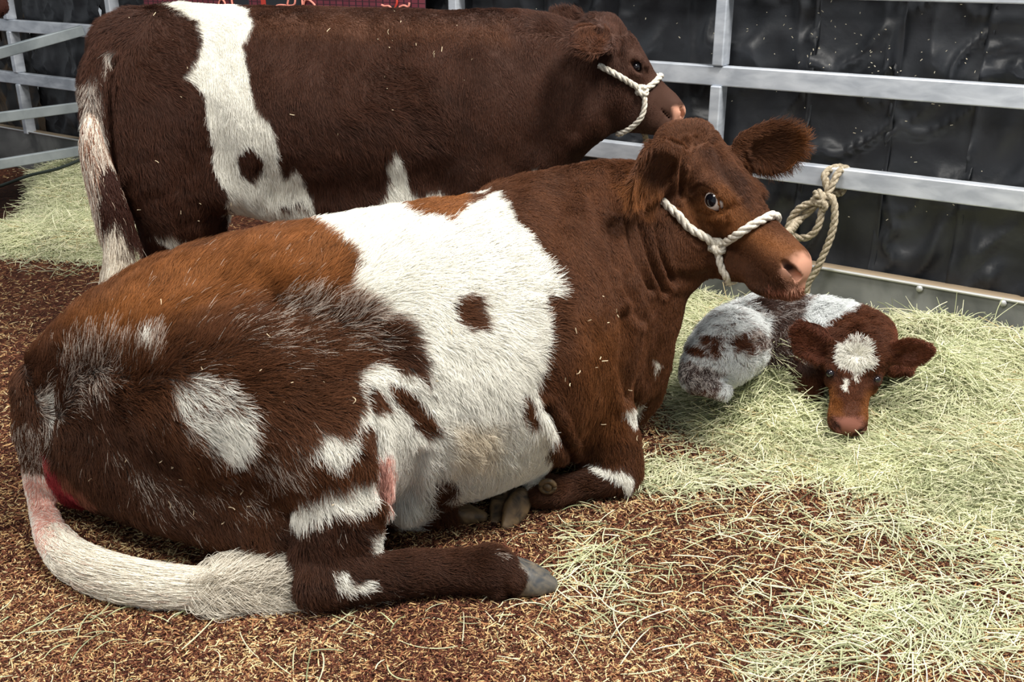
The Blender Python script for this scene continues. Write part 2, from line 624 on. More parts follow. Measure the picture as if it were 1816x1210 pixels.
def cow_lying_field():
    g = 0.0085 * GRID
    gf = 0.0048 * GRID
    F = Field(grid_axis(-1.55, 1.05, g, [(.45, .98, gf)]), grid_axis(1.85, 3.45, g, [(2.5, 3.15, gf)]), grid_axis(-0.03, 1.22, g, [(.55, 1.2, gf)]))
    # trunk
    F.chain([S(140, 735, 2.50, .16, .20), S(205, 722, 2.51, .24, .26), S(310, 695, 2.53, .33, .335), S(420, 668, 2.54, .37, .365), S(530, 652, 2.52, .39, .385),
             S(640, 645, 2.50, .41, .405), S(760, 628, 2.54, .42, .415), S(870, 602, 2.64, .39, .41), S(960, 565, 2.77, .32, .40), S(1030, 540, 2.86, .25, .36),
             S(1095, 560, 2.92, .19, .28)], .05)
    # neck, crest, throat
    F.chain([S(960, 480, 2.84, .22, .29), S(1050, 430, 2.88, .18, .245), S(1120, 402, 2.93, .145, .205), S(1180, 375, 2.98, .12, .165), S(1230, 350, 3.0, .11, .13)], .07)
    F.chain([S(1155, 450, 2.88, .09, .12), S(1128, 520, 2.86, .09, .12), S(1118, 600, 2.84, .09, .11), S(1112, 670, 2.80, .08, .09)], .07, (1, 0, .2))
    # pelvis and rump
    F.chain([S(470, 560, 2.50, .22, .2), S(330, 584, 2.47, .22, .185), S(205, 640, 2.46, .175, .15), S(125, 690, 2.44, .11, .12)], .08)
    # near thigh
    F.ell(P(400, 720, 2.25), (.27, .17, .24), None, .08)
    F.chain([S(300, 670, 2.32, .17, .20), S(430, 710, 2.22, .17, .22), S(540, 755, 2.15, .14, .19), S(605, 790, 2.12, .11, .13)], .08)
    F.chain([S(145, 780, 2.38, .10, .13), S(220, 820, 2.30, .13, .14), S(340, 870, 2.22, .13, .12), S(460, 920, 2.15, .11, .10), S(545, 965, 2.10, .09, .09)], .08)
    # gaskin to hock
    F.chain([S(590, 790, 2.12, .12, .12), S(610, 870, 2.09, .105, .11), S(600, 950, 2.06, .095, .10), S(570, 1020, 2.06, .075, .08), S(555, 1045, 2.08, .06, .06)], .06, (1, 0, 0))
    # hock, cannon, fetlock, pastern
    F.tube([(G(553, 1035, .065), .062), (G(640, 1022, .07), .066), (G(740, 1015, .065), .055), (G(820, 1012, .062), .053), (G(872, 1010, .065), .062),
            (G(900, 1020, .055), .046), (G(918, 1032, .045), .036)], .03)
    F.tube([(G(880, 1048, .03), .022), (G(885, 1055, .02), .016)], .015)
    # near shoulder and foreleg
    F.ell(P(985, 540, 2.66), (.20, .13, .25), None, .10)
    F.chain([S(1000, 600, 2.64, .16, .17), S(1025, 680, 2.60, .13, .14), S(1058, 750, 2.57, .10, .11), S(1085, 800, 2.56, .085, .09), S(1098, 838, 2.55, .068, .07)], .06, (1, 0, 0))
    F.tube([(G(1100, 845, .06), .056), (G(1060, 852, .055), .05), (G(1010, 866, .05), .042), (G(975, 872, .055), .046), (G(950, 874, .06), .040)], .03)
    # far foreleg behind, brisket fold
    F.chain([S(1125, 640, 2.90, .11, .12), S(1135, 690, 2.88, .075, .08), S(1125, 725, 2.86, .05, .05)], .05, (1, 0, 0))
    # far hind hoof leg under belly, udder
    F.tube([(G(700, 905, .05), .05), (G(760, 905, .05), .045), (G(800, 905, .045), .04)], .02)
    F.ell(P(715, 855, 2.32), (.10, .13, .10), None, .05)
    F.ell(P(785, 860, 2.30), (.045, .05, .05), None, .03)
    # tail head and tail dock
    F.tube([(P(190, 560, 2.50), .05), (P(125, 612, 2.46), .045), (P(86, 668, 2.40), .045), (P(56, 742, 2.37), .043), (P(58, 820, 2.36), .033), (P(75, 900, 2.33), .033),
            (G(92, 950, .05), .04), (G(125, 990, .045), .045), (G(185, 1022, .045), .045), (G(260, 1038, .045), .042), (G(330, 1045, .04), .034), (G(390, 1040, .03), .024)], .025)
    # vulva
    F.ell(P(118, 848, 2.36), (.055, .06, .10), (nrm([.8, 0, .6]), (0, 1, 0), nrm([-.6, 0, .8])), .03)
    F.ell(P(1215, 432, 2.90), (.10, .10, .14), None, .06)
    # skin folds on the neck and behind the jaw
    for pts in ([(1105, 395, 2.72), (1130, 450, 2.72), (1165, 505, 2.74)], [(1078, 400, 2.70), (1105, 470, 2.70), (1150, 540, 2.73)],
                [(1135, 380, 2.76), (1155, 440, 2.76), (1180, 490, 2.78)], [(1040, 400, 2.66), (1070, 470, 2.66), (1105, 540, 2.68)]):
        pass
    head_a.build(F, fat=1.14)
    F.ell(P(1372, 505, 2.74), (.075, .06, .035), None, .03)
    F.ell(P(1398, 512, 2.72), (.045, .05, .028), None, .02)
    # ears
    ear(F, P(1198, 300, 2.86), P(1150, 312, 2.69), P(1120, 332, 2.60), .23, (.15, -.95, -.2), .03, .022)
    ear(F, P(1318, 268, 2.98), P(1375, 262, 2.97), P(1428, 250, 2.96), .19, (.05, -.95, -.2), .025, .02)
    F.floor_cut(0.002, .015)
    return F


# ---------------------------------------------------------------- standing cow
head_b = Head(P(1092, 30, 3.58), P(1210, 190, 3.56), (-.08, -.95, .26))


def cow_standing_field():
    g = 0.0105 * GRID
    gf = 0.0065 * GRID
    F = Field(grid_axis(-2.1, .95, g, [(.3, .75, gf)]), grid_axis(3.1, 4.5, g), grid_axis(-0.02, 1.5, g, [(.85, 1.45, gf)]))
    F.chain([S(245, 155, 3.98, .20, .25), S(300, 175, 3.95, .28, .32), S(420, 195, 3.90, .33, .345), S(560, 200, 3.84, .35, .355), S(700, 205, 3.78, .345, .35),
             S(820, 205, 3.73, .30, .335), S(900, 205, 3.69, .25, .33), S(950, 205, 3.67, .19, .28)], .06)
    # flat topline, loin and withers
    F.chain([S(215, 64, 4.0, .14, .08), S(330, 57, 3.95, .20, .09), S(520, 63, 3.86, .20, .085), S(700, 67, 3.79, .18, .085), S(860, 76, 3.71, .13, .085), S(950, 85, 3.69, .10, .09)], .10)
    # rump and near thigh
    F.ell(P(290, 190, 3.78), (.26, .20, .33), None, .10)
    F.chain([S(265, 160, 3.78, .20, .24), S(285, 280, 3.74, .19, .22), S(315, 370, 3.74, .15, .17), S(300, 450, 3.80, .10, .11), S(285, 520, 3.86, .07, .075), S(290, 560, 3.84, .055, .055)], .08, (1, 0, 0))
    F.tube([(G(285, 565, .12), .05), (G(288, 585, .03), .05)], .03)
    # far hind leg
    F.chain([S(330, 300, 4.15, .18, .2), S(345, 400, 4.2, .13, .14), S(345, 450, 4.22, .08, .08), S(345, 520, 4.22, .05, .05)], .05, (1, 0, 0))
    # flank fold and belly
    F.chain([S(420, 320, 3.70, .12, .12), S(520, 345, 3.80, .2, .10), S(700, 345, 3.72, .22, .10), S(860, 320, 3.66, .2, .12)], .10)
    # shoulder
    F.ell(P(880, 200, 3.52), (.20, .12, .28), None, .10)
    # forelegs
    F.chain([S(870, 300, 3.55, .12, .13), S(865, 400, 3.55, .08, .085), S(865, 500, 3.55, .06, .06), S(868, 600, 3.55, .05, .05)], .06, (1, 0, 0))
    F.chain([S(900, 320, 3.85, .11, .12), S(900, 420, 3.85, .07, .08), S(900, 560, 3.85, .05, .05)], .06, (1, 0, 0))
    # neck
    F.chain([S(870, 165, 3.67, .21, .265), S(950, 150, 3.65, .17, .235), S(1005, 140, 3.63, .14, .205), S(1050, 130, 3.61, .12, .175), S(1085, 125, 3.58, .11, .14)], .08)
    F.chain([S(905, 255, 3.64, .14, .17), S(945, 245, 3.62, .12, .14), S(985, 218, 3.60, .11, .14), S(1040, 195, 3.57, .10, .12)], .07)
    F.chain([S(1085, 165, 3.56, .09, .13), S(1120, 182, 3.56, .08, .11), S(1150, 202, 3.55, .06, .075), S(1186, 227, 3.54, .042, .030)], .03)
    head_b.build(F, mouth_open=.03)
    # tongue tip region, ears
    ear(F, P(1078, 58, 3.50), P(1052, 72, 3.38), P(1038, 94, 3.31), .17, (-.2, -.9, .3), .025, .02)
    ear(F, P(1040, 50, 3.68), P(1008, 36, 3.74), P(980, 22, 3.78), .12, (.1, -.8, .4), .025, .018)
    # tail
    F.tube([(P(275, 46, 3.93), .05), (P(225, 46, 3.84), .06), (P(192, 80, 3.72), .055), (P(170, 160, 3.62), .050), (P(166, 230, 3.58), .045), (P(180, 300, 3.57), .042),
            (P(200, 370, 3.57), .04), (P(213, 440, 3.57), .032), (P(212, 480, 3.57), .025)], .03)
    F.floor_cut(0.002, .015)
    return F


# ---------------------------------------------------------------- calf
head_c = Head(P(1527, 592, 2.922), P(1507, 754, 2.745), (-.95, .12, .13))


def calf_field():
    g = 0.0075 * GRID
    gf = 0.0042 * GRID
    F = Field(grid_axis(.42, 1.45, g, [(.85, 1.35, gf)]), grid_axis(2.4, 3.55, g, [(2.5, 3.0, gf)]), grid_axis(-0.02, .62, g, [(.02, .6, gf)]))
    # trunk
    F.chain([S(1262, 634, 3.056, .085, .10), S(1292, 616, 3.094, .115, .125), S(1345, 602, 3.132, .14, .15), S(1420, 602, 3.151, .145, .145), S(1480, 600, 3.11, .13, .13),
             S(1510, 612, 3.04, .085, .10)], .05)
    # hind leg, hock
    F.chain([S(1300, 610, 2.961, .11, .12), S(1270, 640, 2.913, .09, .10), S(1245, 665, 2.884, .05, .055), S(1236, 672, 2.865, .045, .045)], .04)
    F.tube([(P(1238, 645, 2.903), .05), (P(1232, 668, 2.865), .045), (P(1258, 686, 2.82), .032), (P(1285, 696, 2.80), .026)], .02)
    # neck and shoulders
    F.chain([S(1540, 604, 3.04, .085, .095), S(1540, 614, 2.98, .08, .09), S(1532, 628, 2.92, .08, .085)], .05)
    F.chain([S(1480, 620, 3.04, .10, .10), S(1440, 662, 3.0, .06, .06), S(1436, 695, 2.96, .04, .045)], .04)
    F.tube([(P(1560, 640, 3.0), .05), (P(1610, 652, 2.98), .03)], .03)
    head_c.build(F, calf=True, fat=1.5)
    ear(F, P(1470, 636, 2.913), P(1440, 606, 2.913), P(1411, 578, 2.922), .13, (-.25, -.93, .2), .02, .013)
    ear(F, P(1575, 630, 2.884), P(1615, 625, 2.846), P(1652, 618, 2.817), .115, (.1, -.95, -.1), .02, .013)
    F.floor_cut(0.002, .01)
    return F


def cow_far_field():
    """cow looking in over the side gate; almost all of it lies outside the picture"""
    F = Field(grid_axis(-5.3, -2.5, .022), grid_axis(5.0, 6.6, .022), grid_axis(-.02, 1.8, .022))
    a = np.array
    F.chain([(a([-5.0, 6.1, .95]), .22, .28), (a([-4.6, 6.02, .93]), .31, .36), (a([-4.1, 5.92, .93]), .31, .36), (a([-3.9, 5.85, .98]), .2, .3)], .06)
    F.chain([(a([-3.8, 5.85, 1.05]), .17, .27), (a([-3.45, 5.76, 1.22]), .13, .2), (a([-3.15, 5.68, 1.36]), .11, .15)], .08)
    for x, y in ((-4.95, 5.9), (-4.95, 6.25), (-4.3, 5.72), (-4.3, 6.02)):
        F.tube([(a([x, y, .7]), .1), (a([x, y, .4]), .06), (a([x, y, .05]), .05)], .05)
    head_d.build(F)
    ear(F, head_d.w(.2, .08, .06), head_d.w(.36, .05, .02), head_d.w(.52, .04, -.05), .16, (.2, -.95, .1), .025, .02)
    F.floor_cut(.002, .015)
    return F


head_d = Head(np.array([-3.02, 5.62, 1.54]), np.array([-2.66, 5.50, 1.225]), (-.3, -.95, 0))


# ------------------------------------------------------------------ coat: markings and hair
def poly_sd(p, poly):
    poly = np.asarray(poly, float)
    d2 = np.full(len(p), 1e12)
    ins = np.zeros(len(p), bool)
    n = len(poly)
    for i in range(n):
        a, b = poly[i], poly[(i + 1) % n]
        e = b - a
        w = p - a
        t = np.clip((w @ e) / (e @ e + 1e-9), 0, 1)
        q = w - t[:, None] * e
        d2 = np.minimum(d2, (q ** 2).sum(1))
        c = ((a[1] > p[:, 1]) != (b[1] > p[:, 1])) & (p[:, 0] < (b[0] - a[0]) * (p[:, 1] - a[1]) / (b[1] - a[1] + 1e-12) + a[0])
        ins ^= c
    d = np.sqrt(d2)
    return np.where(ins, -d, d)


def layer(val, poly, soft, warp, p, q3, base, freq=14):
    lo, hi = np.min(poly, 0) - soft - warp - 4, np.max(poly, 0) + soft + warp + 4
    m = (p[:, 0] > lo[0]) & (p[:, 0] < hi[0]) & (p[:, 1] > lo[1]) & (p[:, 1] < hi[1])
    if m.any():
        sd = poly_sd(p[m], poly) + warp * (vnoise(q3[m], freq, 2) + .5 * vnoise(q3[m], freq * 2.7, 5))
        t = np.clip((soft - sd) / (2 * soft), 0, 1)
        t = t * t * (3 - 2 * t)
        base[m] += (val - base[m]) * t
    return base


WHITE = srgb(246, 243, 232)
BROWN = srgb(84, 50, 29)
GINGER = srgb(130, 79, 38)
DARK = srgb(52, 31, 22)
PINK = srgb(222, 160, 142)
TAN = srgb(205, 150, 115)
RED = srgb(150, 52, 56)
GREY = srgb(98, 88, 84)

# (white amount, outline, softness px, raggedness px)
MARKS_A = [
    (1.0, [(540, 400), (575, 384), (640, 372), (690, 366), (716, 385), (760, 397), (803, 405), (812, 366), (866, 350), (900, 388), (945, 450), (985, 518), (950, 532), (960, 600), (955, 650), (950, 690),
           (975, 755), (980, 830), (900, 900), (780, 930), (700, 945), (684, 900), (668, 840), (657, 780), (662, 735), (645, 715), (632, 690), (628, 660), (650, 640), (700, 650), (745, 668), (765, 690), (748, 650), (735, 615),
           (705, 570), (660, 540), (612, 525), (622, 480), (612, 445), (580, 418)], 7, 9),
    (0.0, [(792, 530), (815, 520), (838, 528), (855, 560), (850, 580), (822, 582), (802, 562)], 6, 5),
    (0.0, [(678, 668), (705, 670), (740, 700), (765, 735), (773, 762), (750, 769), (722, 735), (692, 700)], 4, 3),
    (0.0, [(640, 680), (662, 684), (686, 716), (672, 724), (645, 710)], 4, 4),
    (0.05, [(916, 685), (932, 688), (948, 718), (946, 745), (930, 742), (918, 715)], 5, 5),
    (0.55, [(640, 545), (700, 560), (735, 610), (745, 640), (700, 630), (650, 600)], 14, 18),
    (0.1, [(665, 570), (700, 570), (735, 620), (745, 650), (700, 645), (660, 620)], 8, 10),
    (0.62, [(312, 678), (345, 668), (400, 672), (425, 700), (452, 740), (450, 785), (415, 815), (370, 800), (335, 760), (302, 730)], 9, 14),
    (1.0, [(345, 740), (400, 722), (425, 745), (440, 775), (418, 806), (385, 798), (360, 775)], 8, 10),
    (1.0, [(545, 790), (570, 765), (612, 758), (628, 738), (650, 716), (652, 735), (625, 765), (628, 790), (602, 822), (585, 818), (562, 798)], 6, 7),
    (1.0, [(505, 885), (540, 868), (590, 852), (640, 842), (668, 866), (660, 885), (620, 893), (575, 905), (545, 925), (515, 920)], 7, 7),
    (0.75, [(648, 948), (672, 925), (690, 940), (668, 972), (650, 968)], 6, 5),
    (0.85, [(584, 1008), (608, 1004), (625, 1033), (655, 1028), (660, 1045), (612, 1052), (588, 1038)], 5, 5),
    (0.42, [(470, 550), (530, 528), (615, 530), (655, 552), (640, 585), (590, 592), (520, 575), (480, 590)], 18, 20),
    (0.35, [(590, 600), (660, 588), (705, 600), (650, 622), (610, 620)], 12, 12),
    (0.22, [(380, 560), (470, 560), (560, 600), (620, 640), (520, 640), (420, 620)], 25, 20),
    (0.36, [(105, 640), (130, 600), (175, 590), (235, 600), (240, 650), (190, 690), (150, 730), (110, 700)], 16, 20),
    (0.6, [(238, 598), (275, 598), (272, 640), (242, 636)], 10, 10),
    (0.6, [(68, 700), (95, 690), (102, 740), (92, 800), (75, 760)], 8, 8),
    (0.25, [(200, 800), (300, 840), (460, 850), (500, 900), (380, 900), (260, 880)], 25, 20),
    (0.35, [(450, 770), (520, 790), (540, 850), (480, 860), (430, 830)], 20, 18),
    (0.12, [(762, 862), (790, 838), (812, 856), (800, 890), (772, 897)], 8, 8),
    (1.0, [(1048, 818), (1080, 826), (1116, 838), (1122, 868), (1108, 872), (1098, 850), (1060, 838)], 3, 4),
    (0.8, [(1108, 725), (1130, 712), (1142, 722), (1120, 748)], 4, 6),
    (0.7, [(1158, 630), (1172, 640), (1160, 665)], 4, 4),
    (0.4, [(870, 972), (905, 985), (930, 1005), (900, 1010), (880, 995)], 8, 6),
]
TAIL_A = [(18, 770), (50, 752), (75, 790), (92, 850), (105, 925), (160, 975), (220, 1003), (350, 1000), (430, 985), (500, 1000), (500, 1130), (340, 1120), (250, 1085), (120, 1035), (65, 990), (40, 880)]


def coat_a(p, q):
    w = np.where(p[:, 0] < 760, .09, .008)
    for v, poly, so, wa in MARKS_A:
        layer(v, poly, so, wa, p, q, w)
    base = np.tile(BROWN, (len(p), 1))
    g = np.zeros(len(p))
    layer(.85, [(120, 590), (220, 500), (340, 450), (540, 390), (640, 380), (640, 440), (615, 520), (480, 530), (330, 570), (220, 620)], 35, 10, p, q, g)  # ginger rump hair, with brightness of the upward-facing top painted in
    layer(.8, [(700, 355), (820, 345), (820, 412), (700, 400)], 12, 4, p, q, g)
    layer(.6, [(1200, 370), (1290, 330), (1340, 400), (1420, 440), (1390, 460), (1300, 420), (1230, 400)], 25, 6, p, q, g)
    layer(.35, [(1010, 560), (1100, 560), (1110, 760), (1040, 760)], 35, 6, p, q, g)
    layer(.5, [(1095, 330), (1140, 300), (1175, 340), (1150, 375), (1105, 365)], 12, 8, p, q, g)
    layer(.35, [(1400, 215), (1445, 230), (1435, 290), (1380, 320), (1400, 270)], 12, 6, p, q, g)
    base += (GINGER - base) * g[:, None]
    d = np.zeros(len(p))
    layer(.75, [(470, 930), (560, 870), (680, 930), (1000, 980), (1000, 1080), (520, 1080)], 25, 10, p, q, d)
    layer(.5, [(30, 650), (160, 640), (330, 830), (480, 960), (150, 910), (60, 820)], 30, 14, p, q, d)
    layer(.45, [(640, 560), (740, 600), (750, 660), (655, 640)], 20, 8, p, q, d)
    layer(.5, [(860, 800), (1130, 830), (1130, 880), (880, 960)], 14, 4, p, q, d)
    layer(.6, [(1240, 262), (1270, 262), (1320, 320), (1330, 370), (1290, 330), (1255, 290)], 9, 5, p, q, d)
    layer(.4, [(1325, 470), (1385, 490), (1400, 525), (1330, 515)], 12, 4, p, q, d)
    layer(.7, [(780, 855), (800, 850), (800, 885), (775, 890)], 14, 4, p, q, d)
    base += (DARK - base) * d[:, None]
    c2 = np.zeros(len(p))
    layer(.4, [(790, 745), (880, 750), (870, 820), (800, 830)], 25, 10, p, q, c2)
    wh = WHITE + (srgb(226, 196, 142) - WHITE) * c2[:, None]
    pk = np.zeros(len(p))
    layer(1, [(664, 800), (690, 800), (700, 850), (690, 895), (672, 880)], 8, 4, p, q, pk)
    
    rd = np.zeros(len(p))
    layer(1, [(74, 795), (90, 800), (112, 850), (145, 890), (135, 905), (105, 885), (82, 850)], 3, 2, p, q, rd)
    tn = np.zeros(len(p))
    layer(1, [(88, 800), (120, 830), (165, 880), (150, 905), (118, 870)], 6, 3, p, q, tn)
    nz = np.zeros(len(p))
    layer(.95, [(1390, 470), (1420, 450), (1460, 450), (1465, 500), (1428, 512), (1400, 508), (1384, 490)], 12, 8, p, q, nz, 30)
    hl = (q - head_a.O) / head_a.L
    hx, hy, hz = np.abs(hl @ head_a.N), hl @ head_a.T, hl @ head_a.Up
    dk = np.clip(1.6 - np.sqrt(((hx - .098) / .034) ** 2 + ((hy - 1.0) / .055) ** 2 + ((hz + .068) / .026) ** 2), 0, 1)
    layer(.6, [(1360, 505), (1430, 510), (1420, 540), (1350, 530)], 6, 4, p, q, tn)
    t = np.zeros(len(p))
    layer(1, TAIL_A, 5, 5, p, q, t)
    layer(.35, [(20, 740), (80, 740), (80, 835), (30, 835)], 10, 6, p, q, t)
    ground = q[:, 2] < .5
    t *= ground & ((p[:, 0] < 105) | (q[:, 2] < .16))
    w = np.maximum(w, t)
    w = np.where((q[:, 2] < .11) & (p[:, 1] > 885) & (p[:, 0] > 735) & (p[:, 0] < 990), .02, w)
    tp = np.zeros(len(p))
    layer(.75, [(45, 835), (95, 840), (120, 940), (150, 975), (70, 975)], 12, 8, p, q, tp)
    pk = np.maximum(pk, tp * t)
    return w, base, wh, ((pk, srgb(226, 172, 156)), (tn, srgb(122, 74, 56)), (rd, RED), (nz, srgb(190, 140, 116)), (dk, srgb(40, 22, 20)))


MARKS_B = [
    (1.0, [(270, 2), (330, -12), (400, -12), (430, 18), (452, 45), (440, 72), (428, 78), (440, 110), (448, 150), (460, 190), (482, 235), (492, 280), (505, 314), (522, 302), (545, 330), (558, 365), (568, 398),
           (404, 398), (402, 335), (380, 300), (376, 260), (366, 190), (352, 150), (328, 138), (345, 105), (354, 72), (344, 40), (312, 20)], 5, 7),
    (0.0, [(420, 268), (445, 256), (470, 278), (471, 302), (445, 320), (424, 312)], 4, 4),
    (0.35, [(494, 358), (542, 354), (546, 368), (498, 372)], 4, 5),
    (1.0, [(640, 385), (680, 350), (692, 318), (688, 290), (704, 270), (716, 300), (722, 325), (748, 345), (772, 333), (795, 352), (780, 380)], 5, 7),
    (0.85, [(262, 412), (300, 412), (345, 432), (385, 432), (325, 460), (292, 432)], 5, 6),
    (0.55, [(186, 92), (204, 90), (200, 118), (182, 135)], 5, 4),
    (0.8, [(944, 300), (952, 300), (940, 325)], 3, 2),
]


def coat_b(p, q):
    w = np.full(len(p), .015)
    for v, poly, so, wa in MARKS_B:
        layer(v, poly, so, wa, p, q, w)
    t = np.zeros(len(p))
    lt = [(120, 205), (180, 200), (205, 320), (230, 400), (180, 385), (160, 330)]
    layer(.9, lt, 8, 8, p, q, t)
    layer(.5, [(140, 140), (178, 140), (182, 215), (142, 215)], 8, 10, p, q, t)
    layer(.9, [(165, 400), (215, 395), (245, 470), (250, 560), (150, 560)], 8, 6, p, q, t)
    w = np.maximum(w, t * ((p[:, 0] < 200) | (p[:, 1] > 400)))
    base = np.tile(srgb(68, 41, 29), (len(p), 1))
    e = np.zeros(len(p))
    layer(.8, [(1018, 42), (1085, 36), (1070, 114), (1030, 112)], 8, 4, p, q, e)
    e *= q[:, 1] < 3.46
    base += (srgb(84, 50, 32) - base) * e[:, None]
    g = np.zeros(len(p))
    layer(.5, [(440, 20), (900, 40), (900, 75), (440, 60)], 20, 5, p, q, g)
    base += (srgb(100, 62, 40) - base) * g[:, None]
    pk = np.zeros(len(p))
    layer(1, [(1192, 190), (1225, 185), (1225, 215), (1196, 214)], 4, 2, p, q, pk)
    return w, base, np.tile(WHITE, (len(p), 1)), ((pk, srgb(205, 150, 125)),)


MARKS_C = [
    (0.74, [(1190, 730), (1200, 620), (1240, 560), (1340, 520), (1420, 520), (1520, 530), (1520, 580), (1480, 610), (1400, 660), (1370, 690), (1340, 730)], 6, 6),
    (0.32, [(1350, 520), (1430, 515), (1420, 560), (1420, 620), (1440, 660), (1380, 660), (1340, 600), (1360, 570)], 16, 18),
    (1.0, [(1432, 545), (1470, 530), (1510, 545), (1508, 580), (1460, 600), (1430, 590)], 8, 8),
    (0.0, [(1330, 538), (1352, 532), (1364, 546), (1360, 551), (1338, 546)], 3, 2),
    (0.2, [(1260, 600), (1275, 600), (1275, 630), (1262, 630)], 8, 8),
    (0.15, [(1295, 600), (1315, 598), (1330, 618), (1298, 620)], 6, 6),
    (0.0, [(1508, 548), (1530, 545), (1680, 590), (1680, 700), (1560, 700), (1440, 720), (1370, 710), (1378, 648), (1455, 640), (1488, 592)], 6, 6),
    (0.1, [(1228, 612), (1250, 615), (1258, 628), (1232, 628)], 3, 3),
    (0.45, [(1208, 640), (1270, 635), (1275, 720), (1210, 720)], 8, 14),
]


def coat_c(p, q):
    w = np.full(len(p), .03)
    for v, poly, so, wa in MARKS_C:
        layer(v, poly, so, wa, p, q, w)
    def near_seg(a, b, r):
        d = b - a
        t = np.clip(((q - a) @ d) / (d @ d), 0, 1)
        return np.linalg.norm(q - a - t[:, None] * d, axis=1) < r
    onhead = near_seg(head_c.w(0, 0, 0), head_c.w(0, 1, -.1), .105) | near_seg(P(1470, 636, 2.913), P(1411, 578, 2.922), .062)
    w = np.where(onhead, .02, w)
    hw = np.zeros(len(p))
    layer(1.0, [(1483, 622), (1493, 606), (1520, 600), (1540, 609), (1549, 632), (1544, 648), (1530, 654), (1518, 672), (1512, 656), (1490, 646)], 3, 4, p, q, hw, 25)
    layer(.9, [(1494, 668), (1506, 666), (1505, 692), (1497, 692)], 3, 2, p, q, hw, 25)
    near = q[:, 1] < 3.0
    w = np.maximum(w, hw * near)
    base = np.tile(srgb(84, 47, 28), (len(p), 1))
    g = np.zeros(len(p))
    layer(.75, [(1460, 690), (1480, 680), (1500, 740), (1470, 740)], 8, 3, p, q, g)
    layer(.75, [(1530, 690), (1560, 690), (1545, 745), (1525, 745)], 8, 3, p, q, g)
    base += (GINGER - base) * g[:, None]
    d = np.zeros(len(p))
    layer(.7, [(1330, 520), (1440, 515), (1450, 660), (1350, 660)], 12, 6, p, q, d)
    layer(.9, [(1205, 640), (1272, 640), (1272, 690), (1205, 690)], 8, 4, p, q, d)
    base += (srgb(60, 48, 44) - base) * d[:, None]
    e = onhead & (p[:, 0] < 1470) & (p[:, 1] < 640) | (p[:, 0] > 1575)
    base = np.where(e[:, None], srgb(100, 56, 38), base)
    pk = np.zeros(len(p))
    layer(.9, [(1476, 738), (1532, 738), (1530, 770), (1480, 770)], 5, 2, p, q, pk)
    layer(.7, [(1598, 628), (1622, 625), (1618, 640), (1596, 642)], 5, 2, p, q, pk)
    hl = (q - head_c.O) / head_c.L
    hx, hy, hz = np.abs(hl @ head_c.N) / 1.35, hl @ head_c.T, hl @ head_c.Up
    dk = np.clip(1.7 - np.sqrt(((hx - .088) / .028) ** 2 + ((hy - 1.01) / .05) ** 2 + ((hz + .06) / .032) ** 2), 0, 1)
    for ex, ey in ((1474, 663), (1556, 673)):
        dk = np.maximum(dk, .7 * np.clip(1.8 - np.hypot((p[:, 0] - ex) / 8, (p[:, 1] - ey) / 7), 0, 1) * onhead)
    blaze = (hw * near > .3)[:, None]
    wh = np.where(blaze, WHITE, srgb(232, 234, 232))
    return w, base, wh, ((pk, srgb(122, 78, 64)), (dk, srgb(34, 20, 18)))


def coat_mesh_colors(V, coat):
    p, _ = proj(V)
    w, base, wh, sp = coat(p, V)
    w = np.where(w < .5, w * .6, w)[:, None]
    c = base * .85 * (1 - w) + wh * .9 * w  # hide darker than its hair, painting depth between the strands
    for m, col in sp:
        c = c * (1 - m[:, None]) + col * m[:, None]
    return np.clip(c, 0, 1)


def idw(p, G2, vals, power=3.0):
    out = np.zeros((len(p), vals.shape[1]))
    for s in range(0, len(p), 60000):
        d2 = ((p[s:s + 60000, None, :] - G2[None]) ** 2).sum(2) + 60
        w = d2 ** (-power / 2)
        out[s:s + 60000] = (w @ vals) / w.sum(1)[:, None]
    return out


